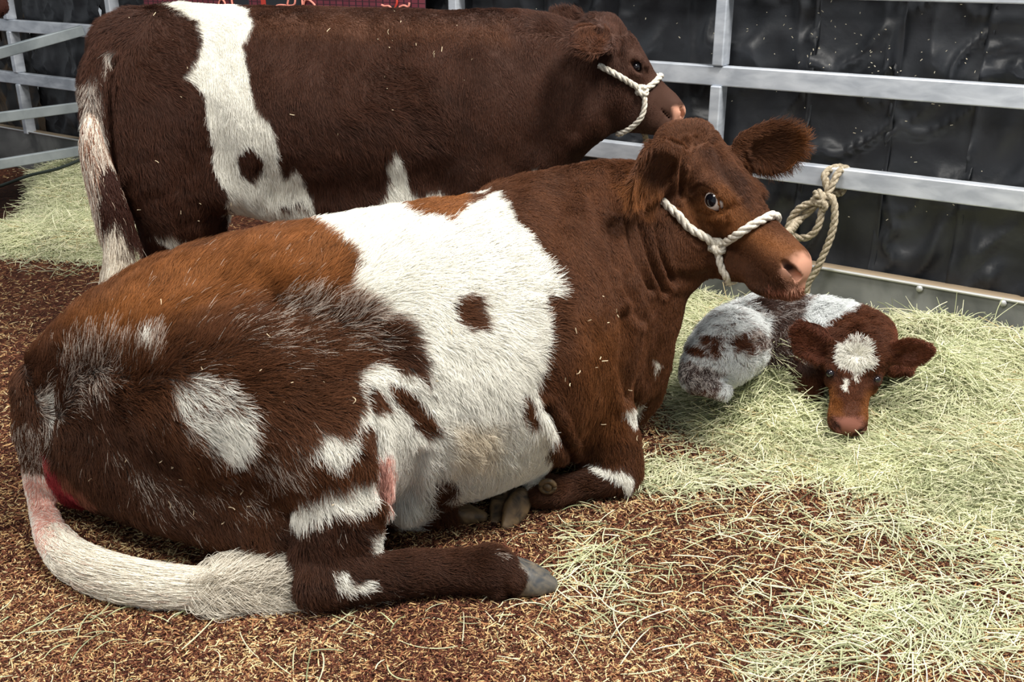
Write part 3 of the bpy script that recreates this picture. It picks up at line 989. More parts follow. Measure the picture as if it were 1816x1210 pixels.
def grow_hair(name, parent, V, Q, N, coat, guides, count, rad, mat, seed, curl=0.25, lift=0.75, clump=(30, .35), K=5, avoid=(), roan=.25):
    """guides rows: px, py, dx, dy, length (authored units) - combing direction of the coat and its length"""
    r = np.random.default_rng(seed)
    tri = np.concatenate([Q[:, [0, 1, 2]], Q[:, [0, 2, 3]]])
    a, b, c = V[tri[:, 0]], V[tri[:, 1]], V[tri[:, 2]]
    nr = np.cross(b - a, c - a)
    area = np.linalg.norm(nr, axis=1) * .5
    cen = (a + b + c) / 3
    nn = nrm(N[tri[:, 0]] + N[tri[:, 1]] + N[tri[:, 2]])
    view = nrm(np.array([0, 0, CAMH]) - cen)
    facing = (nn * view).sum(1)
    gp = np.array([[g[0], g[1]] for g in guides], float)
    gv = np.array([[g[2] / math.hypot(g[2], g[3]), g[3] / math.hypot(g[2], g[3]), g[4]] for g in guides], float)
    pc, dep = proj(cen)
    lc = idw(pc, gp, gv[:, 2:3])[:, 0]
    wt = area * np.clip((facing + .42) / .3, 0.0, 1) * (cen[:, 2] > .012) * np.clip(.03 / (lc + .004), .6, 2.2) / dep ** 1.0
    for (c0, rr) in avoid:
        wt = wt * (np.linalg.norm(cen - c0, axis=1) > rr)
    cdf = np.cumsum(wt)
    n = int(count * FUR)
    ti = np.searchsorted(cdf, r.random(n) * cdf[-1])
    ti = np.minimum(ti, len(tri) - 1)
    u, v = r.random(n), r.random(n)
    f = u + v > 1
    u[f], v[f] = 1 - u[f], 1 - v[f]
    root = a[ti] + (b[ti] - a[ti]) * u[:, None] + (c[ti] - a[ti]) * v[:, None]
    n0, n1, n2 = N[tri[ti, 0]], N[tri[ti, 1]], N[tri[ti, 2]]
    nor = nrm(n0 * (1 - u - v)[:, None] + n1 * u[:, None] + n2 * v[:, None])
    p, dep = proj(root)
    gd = idw(p, gp, gv)
    ln = gd[:, 2] * (.7 + .6 * r.random(n))
    # clumped combing variation
    cf, ca = clump
    ang = ca * (vnoise(root, cf, 1) * 1.3 + vnoise(root, cf * .25, 4) * .9) + curl * .5 * r.standard_normal(n)
    dx = gd[:, 0] * np.cos(ang) - gd[:, 1] * np.sin(ang)
    dy = gd[:, 0] * np.sin(ang) + gd[:, 1] * np.cos(ang)
    d3 = dx[:, None] * np.array([1, 0, 0]) - dy[:, None] * UPV
    tan = d3 - nor * (d3 * nor).sum(1)[:, None]
    small = np.linalg.norm(tan, axis=1) < .25
    tan[small] += (np.array([0, 0, -1.0]) - nor[small] * (-nor[small][:, 2])[:, None]) * .5
    tan = nrm(tan)
    side = np.cross(tan, nor)
    l0 = lift * (.75 + .5 * r.random(n)) + .35 * vnoise(root, cf * .8, 8)
    sc = (vnoise(root, cf * 1.4, 9) * .8 + .5 * r.standard_normal(n)) * curl
    PT = np.zeros((n, K, 3))
    PT[:, 0] = root - nor * .0015
    for k in range(1, K):
        t = k / (K - 1)
        l = l0 * (1 - .8 * t)
        dirv = tan * np.cos(l)[:, None] + nor * np.sin(np.maximum(l, .08))[:, None] + side * (sc * t * 1.6)[:, None]
        PT[:, k] = PT[:, k - 1] + nrm(dirv) * (ln / (K - 1))[:, None]
    PT[:, :, 2] = np.maximum(PT[:, :, 2], .004)
    w, base, wh, sp = coat(p, root)
    jit = .5 + .42 * vnoise(root, cf * 1.6, 12)
    pick = (r.random(n) * (1 - roan) + jit * roan) < w
    val = 1 + .20 * r.standard_normal(n) + .18 * vnoise(root, 18, 3)
    val = np.clip(val, .45, 1.7)
    col = np.where(pick[:, None], wh * np.clip(.96 + .08 * r.standard_normal(n) + .05 * vnoise(root, cf, 15), .68, 1.08)[:, None], base * val[:, None])
    rs = (pick & (w < .6))[:, None]
    col = np.where(rs, col * np.array([.74, .66, .62]) + base * .22, col)
    for m, cc in sp:
        mm = (r.random(n) < m)[:, None]
        col = np.where(mm, cc * (1 + .1 * r.standard_normal(n))[:, None], col)
    R = np.outer((.75 + .5 * r.random(n)) * np.where(pick & (w < .6), .75, 1), np.linspace(1, .25, K)) * rad
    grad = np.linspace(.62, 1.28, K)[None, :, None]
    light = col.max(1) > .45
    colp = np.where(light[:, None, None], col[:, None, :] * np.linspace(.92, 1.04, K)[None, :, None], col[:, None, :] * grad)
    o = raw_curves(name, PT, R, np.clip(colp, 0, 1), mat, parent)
    tag(o, kind='stuff')
    return o


def crease(V, N, lines):
    p, _ = proj(V)
    view = nrm(np.array([0, 0, CAMH]) - V)
    face = np.clip((N * view).sum(1) * 3, 0, 1)
    for pts, wpx, dep in lines:
        pts = np.asarray(pts, float)
        m = (p[:, 0] > pts[:, 0].min() - 4 * wpx) & (p[:, 0] < pts[:, 0].max() + 4 * wpx) & (p[:, 1] > pts[:, 1].min() - 4 * wpx) & (p[:, 1] < pts[:, 1].max() + 4 * wpx)
        q = p[m]
        d2 = np.full(len(q), 1e9)
        C = catmull(pts, 4) if len(pts) > 2 else pts
        for a, b in zip(C, C[1:]):
            e = b - a
            t = np.clip(((q - a) @ e) / (e @ e + 1e-9), 0, 1)
            d2 = np.minimum(d2, ((q - a - t[:, None] * e) ** 2).sum(1))
        d = np.sqrt(d2) / wpx
        prof = np.exp(-d ** 2) - .35 * np.exp(-(d - 1.9) ** 2 * 1.5)
        V[m] -= N[m] * (prof * dep * face[m])[:, None]
    return V


def swish(name, parent, path, count, length, spread, colors, mat, seed, rad=.0007, K=9, t_range=(0, 1), gravity=0.0, floor=.004, wave=.012):
    """long hair that follows a tail: strands start along the path and run on past its end"""
    r = np.random.default_rng(seed)
    C = catmull([np.r_[c, rr] for c, rr in path], 8)
    Pp, Rr = C[:, :3], C[:, 3]
    T = nrm(np.gradient(Pp, axis=0))
    n = int(count * FUR)
    s = (t_range[0] + (t_range[1] - t_range[0]) * r.random(n)) * (len(Pp) - 1)
    i0 = s.astype(int)
    ref = np.array([.1, .2, 1.0])
    Lx = nrm(np.cross(T, ref))
    Vx = np.cross(T, Lx)
    a = r.random(n) * 2 * math.pi
    rd = np.sqrt(r.random(n)) * .9
    off0 = np.cos(a)[:, None] * Lx[i0] + np.sin(a)[:, None] * Vx[i0]
    ln = length * (.35 + .95 * r.random(n))
    PT = np.zeros((n, K, 3))
    pos = Pp[i0] + off0 * (Rr[i0] * (.85 + .15 * rd))[:, None]
    PT[:, 0] = pos
    seg = np.linalg.norm(np.diff(Pp, axis=0), axis=1).mean()
    ph = r.random(n) * 6.28
    cl = vnoise(pos, 25, 3)
    for k in range(1, K):
        adv = ln * k / (K - 1)
        j = np.minimum(i0 + (adv / seg).astype(int), len(Pp) - 1)
        d = nrm(T[j] + off0 * (spread * (.05 + 1.25 * k / K) * (.4 + .9 * r.random(n)))[:, None] + np.array([0, 0, -gravity]) * (k / K))
        wv = np.sin(ph + cl * 6 + k * 1.1)[:, None] * Lx[j] * wave * .4 + np.cos(ph * 1.3 + k * .9)[:, None] * Vx[j] * wave * .3
        PT[:, k] = PT[:, k - 1] + d * (ln / (K - 1))[:, None] + wv
    PT[:, :, 2] = np.maximum(PT[:, :, 2], floor + .02 * r.random((n, 1)))
    cidx = r.random(n)
    col = np.zeros((n, 3))
    cc = np.array([c for c, _ in colors])
    ww = np.cumsum([w for _, w in colors])
    cid = np.minimum(np.searchsorted(ww / ww[-1], cidx * .6 + (.5 + .5 * vnoise(pos, 30, 5)) * .4), len(cc) - 1)
    col = cc[cid] * (1 + .14 * r.standard_normal(n))[:, None]
    R = np.outer(.7 + .6 * r.random(n), np.linspace(1, .35, K)) * rad
    o = raw_curves(name, PT, R, np.clip(col, 0, 1), mat, parent)
    tag(o, kind='stuff')
    return o


# ------------------------------------------------------------------ the pen: floor, fence line, tarpaulin, kick board
F0 = np.array([1.34, 3.77, 0.0])
FD = nrm(np.array([-.819, .574, 0]))
FN = np.array([-FD[1], FD[0], 0.0])
if FN[1] > 0:
    FN = -FN                 # towards the pen


def fence(s, z, off=0.0):
    return F0 + FD * s + FN * off + np.array([0, 0, z])


def s_at(px, py):
    """where the sight line through a pixel column meets the fence line"""
    d = ray(px, py)
    a = np.array([[d[0], -FD[0]], [d[1], -FD[1]]])
    t, s = np.linalg.solve(a, F0[:2])
    return s, CAMH + t * d[2]


m_floor = new_mat('bedding_earth', (.1, .05, .04), .95, .1)
add_noise_color(m_floor, srgb(52, 30, 24), srgb(104, 64, 46), 60, 8, 0.3, srgb(150, 108, 76))
add_bump(m_floor, 120, .6, .012)
m_alu = new_mat('brushed_aluminium', srgb(188, 192, 198), .42, .5, .35)
add_noise_color(m_alu, srgb(180, 186, 195), srgb(218, 223, 230), 9, 6, .4, stretch=(1, 1, 3))
m_board = new_mat('dull_metal_board', srgb(120, 122, 120), .5, .4, .2)
add_noise_color(m_board, srgb(98, 100, 99), srgb(150, 151, 148), 3.5, 7, 1.2)
m_lip = new_mat('bright_metal_edge', srgb(214, 214, 212), .35, .5, .5)
m_wood = new_mat('dusty_ledge', srgb(150, 132, 108), .8)
m_tarp = new_mat('black_plastic_sheet', srgb(38, 40, 44), .44, .5)
_, _, r_ = add_noise_color(m_tarp, srgb(30, 32, 36), srgb(52, 54, 58), 6, 6, .8)
add_bump(m_tarp, 45, .12, .01, 3)
m_dirt = new_mat('stained_sheet', srgb(60, 56, 50), .6)
add_noise_color(m_dirt, srgb(34, 34, 35), srgb(120, 98, 70), 5, 7, 1.5, ramp=(.45, .72))
m_speck = new_mat('straw_specks', srgb(215, 205, 180), .8)

# floor: gently uneven sheet of bedding
nx, ny = 150, 130
gx, gy = np.linspace(-6.5, 4.2, nx), np.linspace(.6, 11.5, ny)
XX, YY = np.meshgrid(gx, gy, indexing='ij')
fv = np.stack([XX.ravel(), YY.ravel(), np.zeros(nx * ny)], 1)
fv[:, 2] = .006 * vnoise(fv * [1, 1, 0], 4) + .004 * vnoise(fv * [1, 1, 0], 11, 2) - .008
ij = np.arange(nx * ny).reshape(nx, ny)
fq = np.stack([ij[:-1, :-1].ravel(), ij[1:, :-1].ravel(), ij[1:, 1:].ravel(), ij[:-1, 1:].ravel()], 1)
pf, _ = proj(fv)
floor_dark = np.clip(1 - np.hypot((fv[:, 0] - G(30, 350)[0]) / .75, (fv[:, 1] - G(30, 350)[1]) / .95) ** 2, 0, 1) * (.75 + .25 * vnoise(fv, 5, 8))  # oval of floor around the side gate, coloured darker
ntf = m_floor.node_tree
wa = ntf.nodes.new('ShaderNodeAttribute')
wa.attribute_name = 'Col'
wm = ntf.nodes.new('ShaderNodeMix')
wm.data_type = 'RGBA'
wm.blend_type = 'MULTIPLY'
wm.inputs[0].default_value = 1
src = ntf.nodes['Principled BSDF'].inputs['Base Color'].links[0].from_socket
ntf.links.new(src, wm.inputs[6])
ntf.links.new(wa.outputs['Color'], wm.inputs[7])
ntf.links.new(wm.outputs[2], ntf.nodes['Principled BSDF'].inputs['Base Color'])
floor = tag(raw_mesh('floor', fv, fq, m_floor, colors=np.outer(1 - .85 * np.clip(floor_dark * 1.5, 0, 1), [1, 1, 1])), 'brown wood-chip bedding covering the pen floor', kind='structure')

# wall of black sheeting with separate hanging panels
wall = empty('wall_back', fence(1.5, 0, -.06))
tag(wall, kind='structure')
seams = sorted([s_at(x, 60)[0] for x in (1750, 1590, 1435)])
edges = [seams[0] - .98, seams[0] - .50] + seams
st = .42
while edges[-1] < 9.2:
    edges.append(edges[-1] + st * (1 + .12 * math.sin(len(edges) * 2.3)))
RAILZ = [.28, .64, .99, 1.33]
for i in range(len(edges) - 1):
    s0, s1 = edges[i] - .012, edges[i + 1] + .012
    nu, nv = (44, 84) if i < 12 else (22, 50)
    uu, vv = np.meshgrid(np.linspace(0, 1, nu), np.linspace(0, 1, nv), indexing='ij')
    ss, zz = s0 + (s1 - s0) * uu, .10 + 1.65 * vv
    q = np.stack([ss.ravel(), zz.ravel() * .8, np.full(ss.size, i * 3.1)], 1)
    # slack sheet: bulges between the rails, crumples above each rail
    d = .012 * vnoise(q, 3.0, 1)
    for zr in RAILZ:
        near = np.exp(-((zz.ravel() - zr - .10) / .13) ** 2)
        qq = np.stack([q[:, 0] * 1.0 + q[:, 1] * 1.3, q[:, 1] * .9 - q[:, 0] * .45, q[:, 2]], 1)
        rid = 1 - np.abs(vnoise(qq + .12 * np.stack([vnoise(q, 5, 6)] * 3, 1), 7.5, 3))
        d += near * (.048 * rid ** 4 - .014)
    rid2 = 1 - np.abs(vnoise(q * [1.0, .7, 1], 4.2, 7))
    d += .017 * rid2 ** 6 + .003 * vnoise(q, 13, 9)
    d += .006 * (np.exp(-(uu.ravel() / .03) ** 2) + np.exp(-((1 - uu.ravel()) / .03) ** 2)) + (.010 if i % 2 else 0)
    off = np.minimum(-.095 + d, -.045)
    vs = F0 + FD * q[:, :1] + FN * off[:, None] + np.outer(zz.ravel(), [0, 0, 1])
    ij = np.arange(nu * nv).reshape(nu, nv)
    qs = np.stack([ij[:-1, :-1].ravel(), ij[1:, :-1].ravel(), ij[1:, 1:].ravel(), ij[:-1, 1:].ravel()], 1)
    o = raw_mesh('panel', vs, qs, m_dirt if i in (17, 18) else m_tarp, wall)
    sol = o.modifiers.new('thick', 'SOLIDIFY')
    sol.thickness = .002

# bits of straw stuck to the sheeting
r = np.random.default_rng(5)
sv, sf = [], []
for k in range(170):
    px, py = r.uniform(900, 1816), r.uniform(0, 470)
    if r.random() < .5:
        px, py = r.normal(1480, 140), r.normal(90, 60)
    s, z = s_at(px, py)
    if z < .3 or z > 1.7:
        continue
    a = r.uniform(0, math.pi)
    l, w = r.uniform(.0012, .005), r.uniform(.0006, .0014)
    c = fence(s, z, -.048)
    e1 = FD * math.cos(a) + np.array([0, 0, math.sin(a)])
    e2 = -FD * math.sin(a) + np.array([0, 0, math.cos(a)])
    v, f = box_mesh(c, (e1, FN, e2), (l, .0015, w))
    sf += [tuple(x + len(sv) for x in y) for y in f]
    sv += v
tag(raw_mesh('straw_specks', sv, sf, m_speck, wall, False), kind='stuff')

# fence of square aluminium tube
fn = empty('fence', fence(0.5, 0))
tag(fn, 'aluminium square-tube fence running along the black sheeting', 'fence')
TUBE = .085
for z in RAILZ[1:]:
    bar('rail', fence(-1.6, z), fence(9.5, z), .05, .078, m_alu, fn)
for px in (1285, 810, 462, 200, 28):
    s, _ = s_at(px, 20)
    if px == 28:
        s, _ = s_at(30, 100)
    for z0, z1 in ((.26, .60), (.68, .95), (1.03, 1.29), (1.37, 1.75)):
        if px == 28 and z0 < .5:
            pass
        bar('post', fence(s, z0), fence(s, z1 + .002), .072, .046, m_alu, fn, up=FD)

# kick board with bright lip
kb = tag(raw_mesh('baseboard_back', *box_mesh(fence(4, .135, .0), (FD, FN, np.array([0, 0, 1.])), (5.6, .018, .137)), m_board, None, False), kind='structure')
bar('lip', fence(-1.6, .276, .022), fence(9.5, .276, .022), .012, .012, m_lip, kb)
bar('ledge', fence(-1.6, .268, -.04), fence(9.5, .268, -.04), .06, .012, m_wood, kb)
for px, py in ((1635, 500), (1782, 530)):
    s, _ = s_at(px, py)
    v, f = tube_mesh([fence(s, .262, .02), fence(s, .262, .030)], [.014, .012], 8)
    raw_mesh('bolt', v, f, m_lip, kb)

# side gate of the pen beyond the standing cow
GD = nrm(np.array([.574, .819, 0]))
m_gate = new_mat('grey_gate_paint', srgb(150, 158, 160), .45, .5, .35)
add_noise_color(m_gate, srgb(132, 140, 142), srgb(170, 177, 178), 6, 5)
g0 = P(0, 291, 6.0)
g0[2] = 0


def gatep(t, z):
    return g0 + GD * t + np.array([0, 0, z])


zb, zm = P(0, 291, 6.0)[2], P(0, 210, 6.0)[2]
zt = P(0, 98, 6.0)[2]
gate = empty('pen_gate', gatep(0, 0))
tag(gate, 'grey metal side gate with a sloping brace, behind the standing cow', 'gate')
bar('rail', gatep(-1.6, zb), gatep(.68, zb), .035, .060, m_gate, gate)
bar('rail', gatep(-1.6, zm), gatep(.68, zm), .035, .060, m_gate, gate)
bar('brace', gatep(-1.0, zt - .19), gatep(.68, zt + .10), .035, .062, m_gate, gate)
bar('stile', gatep(.68, .04), gatep(.68, zm + .03), .045, .05, m_gate, gate, up=GD)
bar('stile', gatep(-1.62, .04), gatep(-1.62, 1.25), .045, .05, m_gate, gate, up=GD)
m_hose = new_mat('dark_hose', srgb(42, 50, 44), .5)
pth = catmull([P(-60, 345, 6.2), P(0, 330, 6.2), P(50, 312, 6.15), P(100, 300, 6.1), P(140, 285, 6.1), P(170, 272, 6.1)], 6)
tag(raw_mesh('hose', *tube_mesh(pth, .010, 8), m_hose), 'thin dark hose draped along the lower gate rail', 'hose')

# show banner hung behind the standing cow
m_ban = new_mat('maroon_plaid_cloth', srgb(96, 36, 48), .8)
nt = m_ban.node_tree
tc = nt.nodes.new('ShaderNodeTexCoord')
ck = nt.nodes.new('ShaderNodeTexBrick')
ck.inputs['Color1'].default_value = (*srgb(104, 40, 54), 1)
ck.inputs['Color2'].default_value = (*srgb(120, 52, 64), 1)
ck.inputs['Mortar'].default_value = (*srgb(52, 22, 32), 1)
ck.inputs['Scale'].default_value = 12
ck.inputs['Mortar Size'].default_value = .05
ck.inputs['Brick Width'].default_value = .5
ck.inputs['Row Height'].default_value = .5
ck.offset = 0
nt.links.new(tc.outputs['Generated'], ck.inputs['Vector'])
mpn = nt.nodes.new('ShaderNodeMapping')
mpn.inputs['Scale'].default_value = (2.0, 2.0, 1)
sepx = nt.nodes.new('ShaderNodeSeparateXYZ')
cmb = nt.nodes.new('ShaderNodeCombineXYZ')
nt.links.new(tc.outputs['Generated'], sepx.inputs[0])
nt.links.new(sepx.outputs['X'], cmb.inputs['X'])
nt.links.new(sepx.outputs['Z'], cmb.inputs['Y'])
nt.links.new(cmb.outputs[0], mpn.inputs['Vector'])
nt.links.new(mpn.outputs[0], ck.inputs['Vector'])
nt.links.new(ck.outputs['Color'], nt.nodes['Principled BSDF'].inputs['Base Color'])
m_black = new_mat('black_print', srgb(34, 38, 44), .7)
m_line = new_mat('salmon_print', srgb(238, 150, 132), .6)
m_redp = new_mat('red_print', srgb(196, 62, 48), .6)


def onf(px, py, off):
    s, z = s_at(px, py)
    return fence(s, z, off)


banner = empty('banner', onf(520, 10, .05))
tag(banner, 'maroon plaid banner with outlined animals hung on the fence behind the standing cow', 'banner')


def sheet(name, px0, px1, z0, z1, off, mat, th=.004):
    sa, sb = s_at(px0, 10)[0], s_at(px1, 10)[0]
    c = (fence(sa, z0, off) + fence(sb, z1, off)) / 2
    return raw_mesh(name, *box_mesh(c, (FD, FN, np.array([0, 0, 1.])), (abs(sa - sb) / 2, th, (z1 - z0) / 2)), mat, banner, False)


sheet('cloth', 268, 765, .95, 1.9, .045, m_ban)
sheet('print', 430, 455, .95, 1.9, .052, m_black)
sheet('print', 486, 548, .95, 1.9, .052, m_black)
sheet('print', 478, 486, .95, 1.9, .054, m_redp)
for k, pts in enumerate(([(397, 16), (402, 10), (404, 2), (408, -2), (413, 3), (415, 9), (420, 14)], [(424, -30), (426, 2), (431, 14), (440, 18)],
                         [(499, 20), (504, 11), (512, 8), (536, 8), (537, -12)], [(524, 8), (528, -12)], [(549, -20), (551, 8), (554, 18)],
                         [(556, 16), (553, 8), (556, 0), (562, -1), (570, 5), (573, 10), (568, 15), (560, 16)],
                         [(691, 8), (696, 10), (704, 10), (710, 16)], [(714, 15), (718, 4), (717, -8)], [(722, 12), (730, 9), (738, 11), (740, 4)])):
    C = catmull([onf(x, y, .058) for x, y in pts], 5)
    raw_mesh('outline', *tube_mesh(C, .0055, 6), m_redp if k == 7 else m_line, banner)
sil = [(691, 7), (697, 10), (708, 9), (716, 10), (728, 9), (738, 6), (740, 14), (738, 30), (700, 30), (697, 16)]
vf = [onf(x, y, .052) for x, y in sil]
vb = [onf(x, y, .057) for x, y in sil]
n = len(sil)
raw_mesh('print', vf + vb, [tuple(range(n)), tuple(range(n, 2 * n))[::-1]] + [(i, (i + 1) % n, n + (i + 1) % n, n + i) for i in range(n)], m_black, banner, False)

# ------------------------------------------------------------------ loose bedding chips
m_hay = new_mat('hay_stems', rough=.65, spec=.25, attr=True)
m_chip = new_mat('wood_chips', rough=.8, spec=.15, attr=True)
m_hair = new_mat('coat_hair', rough=.55, spec=.18, attr=True)
m_skin = new_mat('hide', rough=.75, spec=.15, attr=True)

r = np.random.default_rng(11)


def ground_samples(n, pxr, pyr, r):
    px, py = r.uniform(*pxr, n), r.uniform(*pyr, n)
    d = ray(0, 0)[None] + np.outer(px, [1, 0, 0]) - np.outer(py, UPV)
    t = -CAMH / d[:, 2]
    return np.array([0, 0, CAMH]) + d * t[:, None]


def sticks(base, ln, head, tilt, bend, K=3):
    n = len(base)
    d = np.stack([np.cos(head) * np.cos(tilt), np.sin(head) * np.cos(tilt), np.sin(tilt)], 1)
    sd = np.stack([-np.sin(head), np.cos(head), np.zeros(n)], 1)
    PT = np.zeros((n, K, 3))
    for k in range(K):
        t = k / (K - 1) - .5
        PT[:, k] = base + d * (ln * t)[:, None] + sd * (bend * ln * (t * t - .12))[:, None]
    return PT


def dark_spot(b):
    """dark patch of ground under the side gate"""
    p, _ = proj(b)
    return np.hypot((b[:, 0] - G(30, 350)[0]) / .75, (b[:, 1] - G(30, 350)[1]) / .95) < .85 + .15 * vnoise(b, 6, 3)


n = int(330000 * FUR)
py = 250 + 1010 * r.random(n) ** .62
px = r.uniform(-120, 1940, n)
d = ray(0, 0)[None] + np.outer(px, [1, 0, 0]) - np.outer(py, UPV)
b = np.array([0, 0, CAMH]) + d * (-CAMH / d[:, 2])[:, None]
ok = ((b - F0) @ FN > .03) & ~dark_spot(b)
b = b[ok]
n = len(b)
b[:, 2] = .001 + .010 * r.random(n)
ln = np.clip(r.lognormal(-4.40, .40, n), .005, .035) * (1 + .10 * b[:, 1])
cm = vnoise(b, 3.0, 2) * .5 + vnoise(b, 9, 4) * .3
u = r.random(n) + .22 * cm
pal = np.array([srgb(62, 34, 27), srgb(92, 54, 41), srgb(124, 77, 56), srgb(168, 124, 86), srgb(204, 170, 120), srgb(228, 206, 158)])
col = pal[np.clip(np.searchsorted([.22, .46, .64, .78, .91], u), 0, 5)] * (1 + .15 * r.standard_normal(n))[:, None]
PT = sticks(b, ln, r.uniform(0, 6.28, n), r.normal(.05, .30, n), r.normal(0, .10, n))
PT[:, :, 2] = np.maximum(PT[:, :, 2], .0)
R = np.outer(r.uniform(.0006, .0014, n), [.6, 1, .55])
tag(raw_curves('bedding_chips', PT, R, np.clip(col, 0, 1), m_chip), 'loose brown and straw-coloured wood shavings strewn over the pen floor', 'bedding', kind='stuff')

# ------------------------------------------------------------------ hay
HAY_R = np.array([G(x, y)[:2] for x, y in [(1178, 590), (1200, 535), (1300, 500), (1400, 500)]] +
                 [(fence(s, 0, .03))[:2] for s in (.45, .0, -.5, -1.1)] +
                 [G(x, y)[:2] for x, y in [(1990, 985), (1816, 940), (1690, 925), (1590, 880), (1470, 850), (1340, 810), (1235, 775), (1205, 690)]])
HAY_L = np.array([G(x, y)[:2] for x, y in [(-60, 452), (60, 455), (230, 470), (260, 420), (260, 300), (130, 296), (85, 330), (62, 380), (40, 405), (-60, 415)]])

for _poly in (HAY_R, HAY_L):
    _d = (_poly - F0[:2]) @ FN[:2]
    _poly += np.outer(np.clip(.045 - _d, 0, 9), FN[:2])


def bump2(q, px, py, rad, h):
    c = G(px, py)[:2]
    return h * np.exp(-((q - c) ** 2).sum(1) / rad ** 2)


def hay_h(q2, which):
    q3 = np.c_[q2, np.zeros(len(q2))]
    if which == 'R':
        sd = poly_sd(q2, HAY_R)
        h = np.clip(-sd / .28, 0, 1)
        h = .085 * h * (2 - h)
        far = np.clip(1 - ((np.c_[q2, np.zeros(len(q2))] - F0) @ FN) / .9, 0, 1)
        h += .09 * far * np.clip(-sd / .12, 0, 1)
        h += bump2(q2, 1325, 716, .15, .19) + bump2(q2, 1400, 722, .10, .08) + bump2(q2, 1640, 740, .16, .10) + bump2(q2, 1700, 690, .22, .08)
        h -= bump2(q2, 1400, 640, .22, .07) + bump2(q2, 1250, 700, .10, .06) + bump2(q2, 1500, 800, .16, .05)
        h *= (1 + .35 * vnoise(q3, 5, 3))
        return np.where(sd < 0, np.maximum(h, .006), -.02), sd
    sd = poly_sd(q2, HAY_L)
    h = np.clip(-sd / .35, 0, 1)
    h = .075 * h * (2 - h) + bump2(q2, 150, 335, .42, .11) * (sd < 0)
    h *= (1 + .3 * vnoise(q3, 4, 3))
    return np.where(sd < 0, np.maximum(h, .006), -.02), sd


HAYPAL = np.array([srgb(140, 146, 108), srgb(184, 188, 146), srgb(208, 209, 170), srgb(226, 223, 188), srgb(238, 230, 196), srgb(204, 184, 138), srgb(96, 100, 72)])


def hay_strands(name, base, parent, ln=(.06, .24), seed=1, tiltsd=.22, label=None):
    r = np.random.default_rng(seed)
    n = len(base)
    K = 6
    head = 1.9 * vnoise(base, 3.5, 1) + 1.6 * vnoise(base, 9, 2) + r.normal(0, .75, n) + math.pi * (r.random(n) < .5)
    l = r.uniform(ln[0], ln[1], n) * r.uniform(.5, 1, n)
    tilt = r.normal(.03, tiltsd, n)
    d = np.stack([np.cos(head) * np.cos(tilt), np.sin(head) * np.cos(tilt), np.sin(tilt)], 1)
    sd = np.stack([-np.sin(head), np.cos(head), np.zeros(n)], 1)
    curv = r.normal(0, .75, n)
    cz = r.normal(-.35, .35, n)
    PT = np.zeros((n, K, 3))
    for k in range(K):
        t = k / (K - 1) - .5
        PT[:, k] = base + d * (l * t)[:, None] + sd * (curv * l * (t * t) * .45)[:, None] + np.array([0, 0, 1.]) * (cz * l * t * t * .8)[:, None]
    PT[:, :, 2] = np.maximum(PT[:, :, 2], .004)
    # keep the stems on the pen side of the kick board
    dist = (PT - F0) @ FN
    PT += FN * np.clip(.035 - dist, 0, 1)[:, :, None]
    u = r.random(n) * .8 + .2 * (vnoise(base, 6, 4) * .5 + .5)
    col = HAYPAL[np.clip(np.searchsorted([.16, .40, .64, .80, .88, .93], u), 0, 6)] * (.98 + .12 * r.standard_normal(n) + .16 * vnoise(base, 7, 6))[:, None]
    R = np.outer(r.uniform(.0006, .0015, n), [.7, 1, 1, .9, .8, .5])
    return raw_curves(name, PT, R, np.clip(col, 0, 1), m_hay, parent)


m_mound = new_mat('packed_hay', srgb(120, 124, 84), .9, .1)
add_noise_color(m_mound, srgb(46, 50, 34), srgb(112, 114, 78), 70, 8, .5, stretch=(1, 1, 1))  # packed hay coloured dark, painting shade into gaps between stems
add_bump(m_mound, 160, .9, .02)
for which, poly, lab in (('R', HAY_R, 'pale green hay pile the newborn calf is lying in'), ('L', HAY_L, 'green hay pile behind the standing cow\'s tail, by the side gate')):
    lo, hi = poly.min(0), poly.max(0)
    a = np.linspace(lo[0], hi[0], 110)
    c = np.linspace(lo[1], hi[1], 110)
    A, B = np.meshgrid(a, c, indexing='ij')
    q2 = np.stack([A.ravel(), B.ravel()], 1)
    h, sd = hay_h(q2, which)
    vs = np.c_[q2, h * .62 - .004]
    ij = np.arange(110 * 110).reshape(110, 110)
    qs = np.stack([ij[:-1, :-1].ravel(), ij[1:, :-1].ravel(), ij[1:, 1:].ravel(), ij[:-1, 1:].ravel()], 1)
    keep = (sd[qs] < .0).any(1)
    qs = qs[keep]
    used, inv = np.unique(qs, return_inverse=True)
    mo = tag(raw_mesh('hay_pile', vs[used], inv.reshape(qs.shape), m_mound), lab, 'hay', kind='stuff')
    nn_ = int((64000 if which == 'R' else 14000) * FUR)
    rr = np.random.default_rng(21)
    cand = np.c_[rr.uniform(lo[0] - .12, hi[0] + .12, nn_ * 3), rr.uniform(lo[1] - .12, hi[1] + .12, nn_ * 3)]
    h, sd = hay_h(cand, which)
    pr = np.where(sd < 0, 1, np.clip(1 - sd / .13, 0, 1) ** 2 * .22)
    if which == 'R':
        dep = np.sqrt((cand ** 2).sum(1))
        pr = pr * np.clip(3.2 / dep, 0, 1.2) ** 1.5
    kk = rr.random(len(cand)) < pr
    cand, h = cand[kk][:nn_], h[kk][:nn_]
    base = np.c_[cand, np.maximum(h, 0) * (.62 + .46 * rr.random(len(cand)) ** .7) + .008]
    tag(hay_strands('stems', base, mo, (.08, .28) if which == 'R' else (.12, .36), 31), kind='stuff')
    # upright stray stems
    k2 = rr.choice(len(base), 500, False)
    tag(hay_strands('stray_stems', base[k2] + [0, 0, .03], mo, (.10, .26), 33, .8), kind='stuff')

